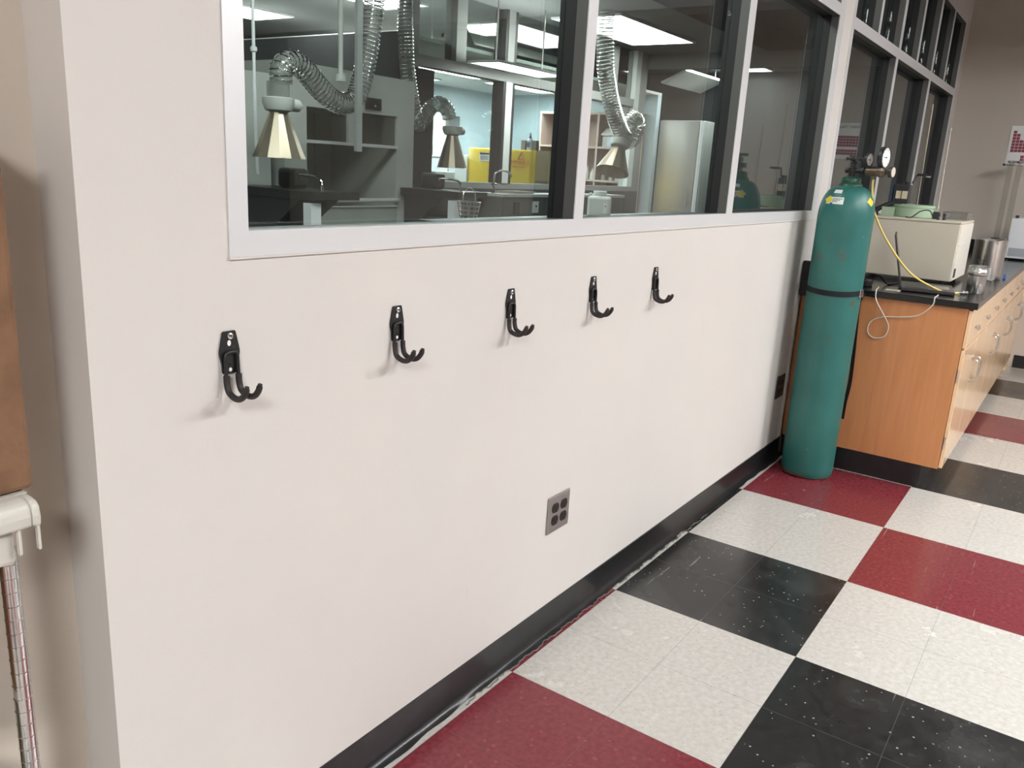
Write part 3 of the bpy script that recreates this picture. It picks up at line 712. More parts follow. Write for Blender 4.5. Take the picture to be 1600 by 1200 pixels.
for dy in (-.03, .03): MB().lathe([(.027, 0), (.031, .004), (.031, .016), (.027, .02)], (5.9, -.52 + dy, 1.604), seg=20, cap=False).build('collar', 'chrome', GT)
MB().cyl((5.9, -.452, 1.592), (5.9, -.435, 1.592), .008, 10).build('clip_screw', 'black', GT)
BP = thing('blue_pen', 'small blue capped pen lying at the worktop front edge', 'pen', (3.9, -.745, .9))
MB().cyl((3.80, -.752, .9085), (3.90, -.745, .9085), .008, 10).build('barrel', 'bluep', BP)
MB().cyl((3.90, -.745, .9085), (3.94, -.742, .9085), .0083, 10).build('cap', 'bluep', BP)

# poster on the far wall
PO = thing('periodic_poster', 'white poster with crimson periodic chart on the far wall', 'poster', (XF, -.68, 1.74))
px = XF - .0015
B(px - .002, XF - .0002, -.93, -.428, 1.592, 1.895).build('sheet', 'paper', PO)
cells = MB(); cw = .026; y_l = -.447
rows_ = {0: [0, 17], 1: [0, 1] + list(range(12, 18)), 2: [0, 1] + list(range(12, 18)), 3: range(18), 4: range(18), 5: range(18), 6: range(18)}
ch_ = .0235
for r0, cs_ in rows_.items():
    for c_ in cs_:
        a = y_l - c_ * cw; zt_ = 1.858 - r0 * ch_; cells.box(px - .003, px - .0019, a - cw * .9, a, zt_ - ch_ * .88, zt_)
cells.build('element_cells', 'crimson', PO); cells = MB()
for r0 in range(2):
    for c_ in range(3, 17):
        a = y_l - c_ * cw; zt_ = 1.672 - r0 * ch_; cells.box(px - .003, px - .0019, a - cw * .9, a, zt_ - ch_ * .88, zt_)
cells.build('lower_cells', 'crimson', PO)
text_mesh('title', 'PERIODIC TABLE', .030, 'ink', (px - .0026, -.645, 1.862), (0, -1, 0), (0, 0, 1), PO)

# ------------------------------------------------------------------ left recess: shelf, box, bag
SH = thing('shelving_rack', 'pale plastic edged shelf on a ringed chrome post at the left picture edge', 'shelf', (-1.45, 0, 0))
sh = MB(); n = 10; prof = [(-.066, .874), (-.068, .89), (-.066, .902), (-.060, .909), (-.048, .9115), (-.03, .9115)]
o_ = [(-1.70, y_, z_) for y_, z_ in prof] + [(-1.70, -.03, .874)]
sh.extr(o_, (.472, 0, 0))
sh.lathe([(0, 0), (.0, .0)], (-1.3, 0, 0), seg=4) if False else None
sh.extr([(-1.2283, y_, z_) for y_, z_ in prof] + [(-1.2283, -.03, .874)], (.012, 0, -.002))
sh.build('edge_rail', 'whitep', SH, bevel=.004)
B(-1.70, -1.2165, -.03, .095, .878, .9105).build('shelf_board', 'whitep', SH)
for tx in (-1.244, -1.2195): B(tx - .0018, tx + .0018, -.0625, -.056, .838, .876).build('clip_tab', 'whitep', SH)
B(-1.30, -1.245, -.05, .02, .822, .8785, bev=.006).build('corner_socket', 'whitep', SH)
MB().cyl((-1.241, -.012, .0), (-1.241, -.012, .83), .0118, 24).build('post', 'post', SH)
for k in range(38): MB().lathe([(.0118, 0), (.0126, .0006), (.0126, .0014), (.0118, .002)], (-1.241, -.012, .03 + .021 * k), seg=24, cap=False).build('post_ring', 'chrome', SH)
MB().cyl((-1.68, -.012, .0), (-1.68, -.012, .88), .0118, 20).build('post', 'chrome', SH)
B(-1.70, -1.22, -.03, .09, .16, .18).build('lower_shelf', 'whitep', SH)
CB = thing('cardboard_box', 'tall brown cardboard box standing on the pale shelf at left edge', 'box', (-1.45, .03, .912))
B(-1.66, -1.204, -.029, .085, .9122, 1.386, bev=.008).build('carton', 'card', CB)
B(-1.46, -1.40, -.0305, -.0285, .92, 1.38).build('packing_tape', 'tan', CB)
B(-1.70, -1.285, -.02, .09, .575, .592).build('middle_shelf', 'whitep', SH)
CB2 = thing('cardboard_box', 'low brown cardboard box on the shelf under the tall one at left edge', 'box', (-1.45, .03, .592))
B(-1.66, -1.276, -.02, .085, .5925, .815, bev=.008).build('carton', 'card', CB2)
B(-1.46, -1.40, -.0215, -.0195, .60, .81).build('packing_tape', 'tan', CB2)
bg = MB(); bmesh.ops.create_icosphere(bg.bm, subdivisions=4, radius=1.)
for v in bg.bm.verts:
    c = v.co; k = 1 + .10 * math.sin(c.x * 7 + c.z * 9) * math.cos(c.y * 8) + .05 * math.sin(c.z * 21 + c.x * 13)
    v.co = Vector((-1.40 + c.x * .145 * k, .03 + c.y * .055 * k, max(.1805, .365 + c.z * .185 * k)))
bg.smooth = True; bg.build('canvas_bag', 'canvas')
tag(bpy.data.objects['canvas_bag'], 'crumpled olive canvas bag behind the chrome post at bottom left', 'bag')

# ------------------------------------------------------------------ rooms behind the glass
LZ = 2.68
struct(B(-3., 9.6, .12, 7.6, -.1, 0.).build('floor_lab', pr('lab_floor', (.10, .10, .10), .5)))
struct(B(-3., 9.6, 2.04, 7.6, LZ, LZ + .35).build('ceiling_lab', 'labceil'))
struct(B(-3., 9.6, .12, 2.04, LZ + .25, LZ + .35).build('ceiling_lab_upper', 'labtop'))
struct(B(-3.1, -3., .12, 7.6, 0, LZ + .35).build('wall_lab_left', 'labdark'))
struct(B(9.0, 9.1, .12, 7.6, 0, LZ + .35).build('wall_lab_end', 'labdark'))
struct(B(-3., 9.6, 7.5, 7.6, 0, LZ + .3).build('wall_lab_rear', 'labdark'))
struct(B(7.30, 7.42, .12, 3.40, 2.52, LZ).build('trim_4', 'labceil'))           # header beam
DY = 3.395
def divider():
    W = sthing('window_3'); a, b = 3.30, 7.30
    f = MB(); f.box(a, b, DY, DY + .12, 1.165, 1.215); f.box(a, 3.40, DY, DY + .12, 1.215, LZ); f.box(7.13, b, DY, DY + .12, 1.215, LZ)
    f.build('frame', 'labwall', W)
    B(3.40, 7.13, DY, DY + .12, 2.09, 2.17).build('transom', 'labwall', W)
    mu = [(4.525, 4.70), (5.83, 6.0)]
    for p, q in mu:
        m_ = MB(); m_.box(p, p + .04, DY - .002, DY + .12, 1.215, 2.09); m_.box(q - .04, q, DY - .002, DY + .12, 1.215, 2.09); m_.build('mullion', 'gasket', W)
        B(p + .04, q - .04, DY - .004, DY + .11, 1.215, 2.09).build('mullion', 'hoodlt', W)
        m_ = MB(); m_.box(p, p + .04, DY - .002, DY + .12, 2.17, LZ); m_.box(q - .04, q, DY - .002, DY + .12, 2.17, LZ); m_.build('mullion', 'gasket', W)
        B(p + .04, q - .04, DY - .004, DY + .11, 2.17, LZ).build('mullion', 'labwall', W)
    for p, q in ((3.85, 3.98), (6.45, 6.6)):
        B(p, q, DY - .002, DY + .12, 2.17, LZ).build('mullion', 'labwall', W)
    B(7.02, 7.13, DY - .004, DY + .11, 1.215, LZ).build('mullion', 'hoodlt', W)
    for p, q in ((3.40, 4.525), (4.70, 5.83), (6.0, 7.02)): B(p, q, DY + .05, DY + .056, 1.21, 2.095).build('pane', 'glass2', W)
    for p, q in ((3.40, 3.85), (3.98, 4.525), (4.70, 5.83), (6.0, 6.45), (6.6, 7.02)): B(p, q, DY + .05, DY + .056, 2.165, LZ).build('pane', 'glass', W)
divider()
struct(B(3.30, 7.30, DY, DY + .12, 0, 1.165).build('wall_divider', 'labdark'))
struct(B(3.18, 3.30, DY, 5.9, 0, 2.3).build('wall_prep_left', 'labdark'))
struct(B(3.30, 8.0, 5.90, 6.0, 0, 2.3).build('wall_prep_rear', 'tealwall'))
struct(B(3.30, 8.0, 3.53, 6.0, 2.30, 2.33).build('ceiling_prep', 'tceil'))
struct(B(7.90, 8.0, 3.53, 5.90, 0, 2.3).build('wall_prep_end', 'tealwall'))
struct(B(7.885, 7.899, 5.885, 5.899, 0.0, 2.3).build('trim_5', 'gasket'))

LIGHT_COL = (.975, .985, 1.0); LAB_COL = (.96, 1., .97)
def troffer(x0, x1, y0, y1, z, mat, label, group, louvre=0):
    Lt = thing('ceiling_light', label, 'ceiling light', ((x0 + x1) / 2, (y0 + y1) / 2, z), group=group)
    f = MB(); e = .02
    f.box(x0, x1, y0, y0 + e, z - .018, z); f.box(x0, x1, y1 - e, y1, z - .018, z); f.box(x0, x0 + e, y0 + e, y1 - e, z - .018, z); f.box(x1 - e, x1, y0 + e, y1 - e, z - .018, z)
    f.build('housing', 'white', Lt)
    B(x0 + e, x1 - e, y0 + e, y1 - e, z - .012, z - .002).build('diffuser', mat, Lt)
    return Lt
NEAR = emit('near_diffuser', LIGHT_COL, 34.)
LABM = emit('lab_diffuser', LAB_COL, 17.0)
PREP = emit('prep_diffuser', (.96, 1., 1.02), 36.)
gn, gl = 'recessed lights of the near room', 'recessed lights in the laboratory ceiling'
for x, y in ((-4.4, -3.1), (-4.4, -2.4), (.3, -3.0), (2.2, -3.0), (2.2, -5.8)):
    troffer(x, x + 1.22, y - .3, y + .3, CZ, NEAR, 'recessed ceiling light of the near room, overhead and outside the picture', gn)
troffer(2.65, 4.16, 5.71, 6.30, LZ, LABM, 'lit ceiling light behind the upper left corner of the wide pane', gl)
troffer(5.09, 6.65, 5.62, 6.10, LZ, LABM, 'lit ceiling light partly hidden behind the hanging ribbed ducts', gl)
troffer(2.62, 4.14, 3.95, 4.47, LZ, LABM, 'lit ceiling light at top edge between the two hanging ducts', gl)
PL = troffer(3.83, 4.85, 2.94, 3.26, 2.172, LABM, 'long lit hanging light across the transom, over the yellow safety cabinet', gl); PL['category'] = 'hanging light'
for x_ in (4.0, 4.68): MB().cyl((x_, 3.10, 2.172), (x_, 3.10, LZ), .006, 8).build('hanger', 'steel', PL)
troffer(5.02, 5.62, 4.10, 4.47, LZ, LABM, 'small square ceiling light near top of the wide pane right of ducts', gl)
troffer(4.97, 6.56, 2.52, 3.23, LZ, LABM, 'large lit ceiling light at top of the middle pane', gl)
troffer(7.44, 8.86, 2.47, 2.88, LZ, LABM, 'lit ceiling light crossing the mullion between middle and right pane', gl)
for x, y in ((-1.6, .75), (.1, .75)):  # two unseen lights added to brighten the hood fronts and cones
    troffer(x, x + 1.3, y, y + .6, LZ + .25, LABM, 'added unseen light close behind the window wall, above the picture, brightening the laboratory', gl)
troffer(4.80, 5.98, 4.52, 4.86, 2.30, PREP, 'bright ceiling light inside the pale blue room, above brown shelf', gl)
troffer(4.70, 6.05, 5.40, 5.62, 2.30, PREP, 'short bright ceiling light at upper left corner of the blue room', gl)
troffer(6.3, 7.5, 4.6, 5.0, 2.30, PREP, 'ceiling light over the bookcase in the blue room behind middle pane', gl)
# hanging tilted reflector
HP = thing('hanging_reflector', 'tilted white reflector panel hanging below ceiling in front of the dark end wall', 'light fitting', (8.2, 3.1, 2.4))
MB().extr([(7.70, 3.10, 2.545), (7.70, 3.13, 2.56), (7.70, 3.42, 2.43), (7.70, 3.40, 2.41)], (1.15, 0, 0)).build('reflector', pr('white_reflector', (.62, .62, .60), .5), HP)
B(7.70, 8.85, 3.095, 3.112, 2.552, 2.568).build('lamp_strip', LABM, HP)
for x_ in (7.9, 8.6): MB().cyl((x_, 3.12, 2.55), (x_, 3.12, LZ), .008, 8).build('hanger', 'steel', HP)

# fume hoods
def hood(x0, x1, y0, z1, zh, zr, label, mon):
    Hd = thing('fume_hood', label, 'fume hood', ((x0 + x1) / 2, y0 + .35, 0))
    f = MB(); f.box(x0, x0 + .16, y0, y0 + .7, 0, z1); f.box(x1 - .16, x1, y0 + .004, y0 + .7, 0, z1); f.box(x0 + .16, x1 - .16, y0, y0 + .7, zh, z1); f.build('frame', 'hoodlt', Hd)
    f = MB(); f.box(x0 + .16, x1 - .16, y0 + .6, y0 + .68, .9, zh)
    for k in range(1, 5): xx = x0 + .16 + (x1 - x0 - .32) * k / 5; f.box(xx - .004, xx + .004, y0 + .592, y0 + .6, .95, zh)
    f.box(x0 + .18, x1 - .2, y0 + .585, y0 + .6, 1.325, 1.34); f.build('baffle', 'hooddk', Hd)
    xm = (x0 + x1) / 2 - .01
    B(xm - .04, xm + .04, y0 + .005, y0 + .05, zr, zh).build('sash_post', 'hoodlt', Hd)
    for a, b in ((x0 + .16, xm - .04), (xm + .04, x1 - .16)): B(a, b, y0 + .02, y0 + .028, zr, zh).build('sash', 'sash', Hd)
    B(x0 + .16, x1 - .16, y0 - .01, y0 + .04, zr - .016, zr + .002).build('sash_rail', 'white', Hd)
    MB().cyl((x0 + .16, y0 - .02, 1.118), (x1 - .16, y0 - .02, 1.118), .014, 12).build('airfoil_sill', 'hoodlt', Hd)
    B(x0 + .16, x1 - .16, y0 - .02, y0 + .6, .86, .90).build('work_surface', 'bench', Hd)
    B(x0 + .16, x1 - .16, y0 - .01, y0 + .0, .9, 1.078).build('front_panel', 'hooddk', Hd)
    B(x0 + .16, x1 - .16, y0 - .022, y0 + .012, 1.078, 1.084).build('sill_edge', 'white', Hd)
    B(x0 + .16, x1 - .16, y0 + .02, y0 + .6, 0, .86).build('base_panel', 'hooddk', Hd)
    if mon:
        mn = B(2.035, 2.155, y0 - .02, y0, 1.655, 1.722).build('airflow_monitor', 'dkgrey', Hd)
        MB().cyl((2.10, y0 - .024, 1.678), (2.10, y0 - .02, 1.678), .006, 10).build('indicator', 'white', mn)
    return Hd
hood(1.42, 2.48, 2.60, 1.858, 1.632, 1.452, 'grey fume hood with two dark sashes, behind the hanging ducts', True)
hood(-.10, 1.345, 2.62, 1.778, 1.556, 1.30, 'lower grey fume hood at left end of wide pane, behind aluminium canopy', False)
SP = thing('dark_side_panel', 'dark grey upright panel at right end of the double sash fume hood', 'panel', (3.1, 3.2, 0))
B(3.04, 3.29, 3.14, 3.30, 0, 2.03).build('panel', 'labdark', SP)
CD = thing('pull_cord', 'thin white pull cord with a bead hanging at left end of the wide pane', 'cord', (1.23, 2.5, 1.3))
MB().tube([(1.139, 2.48, LZ), (1.137, 2.48, 1.95), (1.136, 2.48, 1.6), (1.143, 2.48, 1.258)], .0085, 8, 4).build('string', emit('bright_cord', (.8, .9, 1.), .5) if False else pr('bright_white_cord', (.9, .92, .95), .4), CD)
MB().lathe([(0, -.02), (.016, -.01), (.018, 0), (.016, .01), (0, .02)], (1.137, 2.48, 1.866), seg=14).build('bead', 'paper', CD)

# ribbed extraction ducts with spun cones
def rib_duct(pts, r, n, parent, rings):
    MB().tube(pts, r * .96, 16, n).build('hose_skin', 'duct', parent)
    P = spline([Vector(p) for p in pts], 24); Ls = [0]
    for a, b in zip(P, P[1:]): Ls.append(Ls[-1] + (b - a).length)
    cnt = int(Ls[-1] / rings); coil = MB(); k = 0
    turns = cnt; steps = turns * 14; q = 0; up = None; out = []
    for s_ in range(steps + 1):
        L_ = Ls[-1] * s_ / steps
        while q < len(Ls) - 2 and Ls[q + 1] < L_: q += 1
        t = (L_ - Ls[q]) / max(1e-9, Ls[q + 1] - Ls[q]); p = P[q].lerp(P[q + 1], t); d = (P[q + 1] - P[q]).normalized()
        if up is None:
            a = Vector((0, 1, 0)); up = (a - d * a.dot(d)).normalized()
        else: up = (up - d * up.dot(d)).normalized()
        w_ = d.cross(up); an = 2 * PI * turns * s_ / steps
        out.append(p + (up * math.cos(an) + w_ * math.sin(an)) * r)
    coil.tube(out, .0035, 5); coil.build('wire_coil', 'chrome', parent)
def canopy(c, top, rb, rt, h, tilt, label, pts, r, rings):
    Kn = thing('extraction_canopy', label, 'extractor', c, group='spun cone extractors on ribbed ducts')
    ax = Vector(tilt).normalized(); c = Vector(c)
    cn = MB()
    cn.lathe([(rb, 0), (rb * .985, .006), (rt, h), (rt * .9, h), (rb * .95, .008)], c, ax, 14, cap=False); cn.smooth = False
    cn.build('cone', 'cone', Kn)
    t0 = c + ax * h
    MB().lathe([(rt, -.01), (rt * 1.6, .0), (rt * 1.9, .03), (rt * 1.9, .055), (rt * 1.5, .06)], t0, ax, 24).build('collar_ring', 'hoodlt', Kn)
    arm = MB(); sd = Vector((1, 0, 0)); arm.cyl(t0 + ax * .03, t0 + ax * .03 + sd * .14, .014, 10); arm.lathe([(.03, 0), (.03, .05)], t0 + ax * .03 + sd * .07, sd, 14); arm.build('swivel_arm', 'hoodlt', Kn)
    MB().lathe([(rt * 1.35, .06), (rt * 1.35, .13)], t0, ax, 24).build('spigot', 'duct', Kn)
    rib_duct(pts, r, 10, Kn, rings)
Y1 = 2.2
canopy((1.055, Y1, 1.348), None, .128, .040, .222, (.0, 0, 1), 'aluminium cone extractor nearest the left fume hood, looping ribbed duct',
       [(1.073, Y1, 1.695), (1.075, Y1, 1.75), (1.10, Y1, 1.785), (1.16, Y1, 1.800), (1.23, Y1, 1.765), (1.30, Y1, 1.71), (1.38, Y1, 1.66), (1.47, Y1, 1.638), (1.545, Y1, 1.665), (1.60, Y1, 1.74), (1.635, Y1, 1.85), (1.668, Y1, 2.0), (1.70, Y1, 2.2), (1.72, Y1, 2.45), (1.72, Y1, LZ)], .055, .022)
Y2 = 3.0
canopy((3.365, Y2, 1.335), None, .115, .040, .245, (-.03, 0, 1), 'aluminium cone extractor in front of the pale blue room, right of straight duct',
       [(3.315, Y2, 1.70), (3.28, Y2, 1.755), (3.20, Y2, 1.785), (3.11, Y2, 1.76), (3.03, Y2, 1.68), (2.975, Y2, 1.62), (2.935, Y2, 1.66), (2.90, Y2, 1.76), (2.862, Y2, 1.88), (2.828, Y2, 2.05), (2.81, Y2, 2.26), (2.80, Y2, 2.45), (2.80, Y2, LZ)], .054, .024)
Y3 = 2.6
canopy((5.19, Y3, 1.372), None, .155, .05, .245, (.42, 0, 1), 'tilted aluminium cone extractor seen through the middle pane, before bookcase',
       [(5.36, Y3, 1.73), (5.43, Y3, 1.82), (5.53, Y3, 1.86), (5.60, Y3, 1.80), (5.56, Y3, 1.70), (5.44, Y3, 1.66), (5.33, Y3, 1.70), (5.21, Y3, 1.80), (5.08, Y3, 1.94), (4.97, Y3, 2.11), (4.90, Y3, 2.27), (4.86, Y3, 2.5), (4.86, Y3, LZ)], .075, .03)
DF_ = thing('drop_pipe', 'slim grey service pipe dropping beside the looping duct', 'pipe', (1.58, 2.35, 2.))
MB().cyl((1.60, 2.35, 1.80), (1.60, 2.35, LZ), .014, 12).build('pipe', 'hoodlt', DF_)
MB().cyl((1.60, 2.35, 1.76), (1.60, 2.35, 1.80), .03, 12).build('flange', 'hoodlt', DF_)

SC = thing('service_column', 'pale grey square service column hanging between the looping duct and straight duct', 'column', (1.36, 2.0, LZ))
B(1.372, 1.408, 1.99, 2.01, 1.40, LZ + .25).build('column', pr('grey_column', (.27, .285, .275), .6), SC)
# bench stations (black cup sinks on raised ledges)
def station(x, y0, y1, label):
    Sn = thing('sink_station', label, 'sink', (x + .15, (y0 + y1) / 2, 0), group='black sink stations on the laboratory floor')
    B(x, x + .30, y0, y1, 1.160, 1.200, bev=.003).build('ledge_top', 'bench', Sn)
    MB().extr([(x + .02, y0 + .12, 1.160), (x + .02, y1 - .02, 1.160), (x + .02, y1 - .02, .80), (x + .02, y0 + .34, .80), (x + .02, y0 + .30, 1.03)], (.26, 0, 0)).build('basin', 'bench', Sn)
    B(x + .01, x + .29, y0 + .02, y1 - .02, 0, .80).build('pedestal', 'benchgrey', Sn)
    B(x - .004, x + .06, y0 + .02, y0 + .075, .80, 1.145).build('service_post', 'white', Sn)
    fp = [(x + .10, y0 + .06, 1.2), (x + .10, y0 + .06, 1.235), (x + .10, y0 + .08, 1.26), (x + .10, y0 + .13, 1.268), (x + .10, y0 + .22, 1.27), (x + .10, y0 + .24, 1.262)]
    MB().tube(fp, .006, 8, 5).build('faucet', 'chrome', Sn)
    MB().cyl((x + .10, y0 + .06, 1.2), (x + .10, y0 + .06, 1.225), .012, 10).build('faucet_base', 'chrome', Sn)
    B(x + .12, x + .22, y0 + .28, y0 + .42, 1.2005, 1.30, bev=.02).build('splash_cover', 'dkgrey', Sn)
station(1.055, 1.95, 2.55, 'black sink ledge below the aluminium cone at left end of wide pane')
station(2.335, 2.10, 2.58, 'black sink ledge under the straight duct, in front of the dark panel')
BH = thing('lab_bench', 'dark laboratory bench with raised service ledge under the pale blue room window', 'bench', (2.9, 2.3, 0))
B(2.66, 4.3, 1.985, 2.60, 0, .92).build('bench_body', 'benchgrey', BH)
B(2.66, 4.3, 2.0, 2.2, .92, 1.178).build('service_ledge', 'benchgrey', BH)
B(2.655, 4.305, 1.99, 2.21, 1.178, 1.196).build('ledge_cap', 'hoodlt', BH)
B(2.79, 2.85, 1.992, 2.0, 1.066, 1.146).build('socket', 'bench', BH)
sp_ = B(3.01, 3.075, 1.992, 2.0, 1.074, 1.15).build('switch_plate', 'white', BH)
MB().cyl((3.043, 1.989, 1.118), (3.043, 1.993, 1.118), .008, 10).build('switch', 'bench', sp_)
PP = thing('paper_stack', 'loose sheaf of papers on the dark bench ledge before yellow cabinet', 'papers', (2.95, 2.1, 1.196))
for k in range(3): B(2.80 + .02 * k, 3.06 + .015 * k, 2.03, 2.19, 1.1965 + .005 * k, 1.2010 + .005 * k).build('sheet', pr('old_paper', (.40, .36, .29), .8), PP)
BAS = thing('wire_basket', 'small crumpled wire mesh basket in front of the black sink ledge', 'basket', (2.19, 1.9, 1.05))
bm_ = MB()
for k in range(10):
    a = 2 * PI * k / 10; bm_.tube([(2.19 + .05 * math.cos(a), 1.9 + .05 * math.sin(a), 1.05), (2.19 + .07 * math.cos(a + .2), 1.9 + .07 * math.sin(a + .2), 1.16)], .0025, 5)
for k in range(5):
    rr = .05 + .005 * k; z_ = 1.052 + .026 * k; bm_.tube([(2.19 + rr * math.cos(t), 1.9 + rr * math.sin(t), z_) for t in [2 * PI * i / 16 for i in range(17)]], .0025, 5)
bm_.build('mesh', 'steel', BAS)
MB().tube([(2.13, 1.9, 1.155), (2.14, 1.9, 1.21), (2.19, 1.9, 1.235), (2.24, 1.9, 1.21), (2.25, 1.9, 1.155)], .003, 6, 5).build('handle', 'steel', BAS)
B(2.08, 2.325, 1.80, 2.02, 0, 1.048, bev=.004).build('low_cart', 'benchgrey')
tag(bpy.data.objects['low_cart'], 'low grey cart carrying the wire mesh basket', 'cart')
FC = thing('lab_faucet', 'curved steel laboratory faucet beside the wire basket on dark bench', 'faucet', (2.70, 1.94, 1.0))
MB().tube([(2.70, 2.1, 1.1965), (2.70, 2.1, 1.30), (2.715, 2.09, 1.33), (2.76, 2.07, 1.34), (2.80, 2.05, 1.325), (2.81, 2.045, 1.30)], .007, 10, 5).build('spout', 'chrome', FC)
MB().cyl((2.70, 2.1, 1.1965), (2.70, 2.1, 1.215), .018, 12).build('base', 'chrome', FC)
MB().cyl((2.685, 2.1, 1.25), (2.72, 2.1, 1.25), .009, 10).build('tap_handle', 'chrome', FC)

# jug on the lab-side ledge
LE = thing('window_ledge', 'dark ledge running along the laboratory side of the window', 'ledge', (1.4, .4, 0))
B(.3, 2.4, .22, .62, 1.165, 1.193).build('ledge_board', 'bench', LE); B(.32, 2.38, .24, .60, 0, 1.165).build('ledge_support', 'benchgrey', LE)
rzj = math.atan2(.47 + 1.145, 1.19 + 1.698)
JG = thing('plastic_jug', 'cloudy white plastic jug with wide cap inside the middle pane', 'jug', (1.19, .47, 1.193), rzj)
B(-.035, .035, -.046, .046, .0005, .084, bev=.010).build('body', 'jug', JG, local=True)
MB().lathe([(.024, .080), (.026, .084), (.026, .102), (.024, .104), (0, .104)], (0, 0, 0), seg=24).build('cap', 'jug', JG, local=True)
B(-.0362, -.0352, -.030, -.016, .02, .06).build('gauge_strip', 'paper', JG, local=True)
MB().cyl((-.037, -.024, .048), (-.0352, -.024, .048), .003, 8).build('dot', 'ink', JG, local=True)
MB().tube([(0, .030, .084), (0, .036, .093), (0, .044, .084)], .004, 8, 4).build('lug', 'jug', JG, local=True)

# blue room (everything there faces the left end, backs to its end wall)
FX = 5.60
TB = thing('prep_counter', 'pale counter in blue room carrying the yellow safety cabinet', 'counter', (5.9, 4.5, 0))
B(5.45, 5.79, 3.56, 5.45, .93, .96).build('top', 'whitep', TB); B(5.48, 5.77, 3.58, 5.43, 0, .93).build('body', 'tan', TB)
YC = thing('safety_cabinet', 'yellow flammables safety cabinet behind the inner window', 'cabinet', (5.83, 4.17, .96))
B(FX + .02, FX + .175, 3.737, 4.612, .962, 1.540, bev=.006).build('cabinet_body', 'flam', YC)
ld = B(FX, FX + .0185, 4.170, 4.552, .98, 1.530, bev=.003).build('door', 'flam', YC); rd = B(FX, FX + .0185, 3.795, 4.164, .98, 1.530, bev=.003).build('door', 'flam', YC)
B(FX - .003, FX - .0005, 4.318, 4.452, 1.405, 1.498).build('notice', 'paper', ld)
B(FX - .0045, FX - .003, 4.322, 4.448, 1.474, 1.494).build('notice_header', 'ink', ld)
for k in range(3): B(FX - .0045, FX - .003, 4.332, 4.438, 1.452 - .014 * k, 1.457 - .014 * k).build('notice_line', 'ink', ld)
text_mesh('warning_text', 'FLAMMABLE', .062, 'redink', (FX - .002, 3.965, 1.410), (0, -1, 0), (0, 0, 1), rd)
text_mesh('warning_text', 'KEEP FIRE AWAY', .034, 'redink', (FX - .002, 3.965, 1.365), (0, -1, 0), (0, 0, 1), rd)
MB().tube([(FX - .002, 3.945, 1.445), (FX - .002, 3.865, 1.445), (FX - .002, 3.905, 1.515), (FX - .002, 3.945, 1.445)], .005, 6).build('warning_triangle', 'redink', rd)
MB().cyl((FX, 4.21, 1.26), (FX - .02, 4.21, 1.26), .014, 12).build('latch', 'brass', ld)
BO = thing('squirt_bottle', 'small white dispenser bottle standing on top of the yellow safety cabinet', 'bottle', (FX + .12, 3.885, 1.5405))
bo_ = (FX + .12, 3.885, 1.5408)
MB().lathe([(0, 0), (.032, 0), (.034, .008), (.034, .10), (.018, .118), (.012, .12)], bo_, seg=20).build('bottle', 'white', BO)
MB().lathe([(.014, .12), (.014, .14), (.007, .142), (.007, .175)], bo_, seg=14).build('pump', 'dkgrey', BO)
B(bo_[0] - .0355, bo_[0] - .033, 3.868, 3.902, 1.57, 1.62).build('label_band', 'bluep', BO)
for i, (by_, lb) in enumerate(((3.955, 'grey brown block on yellow cabinet, left of white bottle'), (3.818, 'grey brown block on yellow cabinet, right of white bottle'))):
    B(FX + .09, FX + .15, by_ - .027, by_ + .027, 1.5408, 1.640, bev=.004).build('block', pr('taupe_block', (.22, .19, .18), .6))
    tag(bpy.data.objects['block' if i == 0 else 'block.001'], lb, 'block', 'blocks beside the dispenser bottle')
BD = thing('tan_board', 'tan wooden board leaning beside right end of yellow cabinet', 'board', (5.65, 3.65, .96))
B(5.62, 5.65, 3.575, 3.732, .962, 1.54).build('panel', 'tan', BD); B(5.616, 5.62, 3.575, 3.732, 1.22, 1.24).build('dark_edge', 'shelfd', BD)
FA = thing('first_aid_box', 'white box with black plus sign left of the yellow cabinet', 'box', (5.65, 4.70, .96))
B(FX, FX + .14, 4.622, 4.79, .962, 1.46, bev=.004).build('case', 'paper', FA)
c_ = MB(); c_.box(FX - .0015, FX - .0003, 4.672, 4.740, 1.392, 1.402); c_.box(FX - .0015, FX - .0003, 4.701, 4.711, 1.360, 1.434); c_.build('plus_sign', 'ink', FA)
MO2 = thing('grey_meter', 'grey bench meter with dark display left of the white plus box', 'instrument', (5.6, 4.98, .96))
B(5.50, 5.70, 4.84, 5.10, .962, 1.272, bev=.008).build('case', pr('warm_grey', (.45, .44, .41), .5), MO2)
B(5.496, 5.4995, 4.98, 5.08, 1.215, 1.26).build('display', 'dkgrey', MO2); B(5.496, 5.4995, 4.86, 4.96, 1.22, 1.255).build('label', pr('grey_label', (.25, .25, .25), .5), MO2)
for i in range(2):
    tb = thing('storage_tub', ('upper clear storage tub of papers under the brown shelf', 'lower pale blue storage tub under the brown shelf')[i], 'tub', (5.62, 5.24, .962 + .25 * i), group='stacked storage tubs')
    z_ = 1.212 if i == 0 else .962
    B(5.53, 5.75, 5.12, 5.36, z_, z_ + .215, bev=.01).build('tub', pr('pale_blue_tub', (.60, .70, .78) if i else (.70, .72, .75), .4), tb)
    B(5.52, 5.76, 5.11, 5.37, z_ + .216, z_ + .232, bev=.003).build('lid', 'paper', tb)
    if i == 0:
        for k in range(6): B(5.527, 5.5295, 5.135 + .038 * k, 5.138 + .038 * k, z_ + .02, z_ + .2).build('paper_edge', 'ink' if k % 2 else 'bluep', tb)
SU = thing('wall_shelf', 'brown backed white edged shelf unit at left side of blue room', 'shelf', (6.0, 5.4, 0))
qx = 5.80; qy0, qy1 = 5.265, 5.86
B(qx + .25, qx + .27, qy0, qy1, .0, 1.91).build('back', 'shelfd', SU)
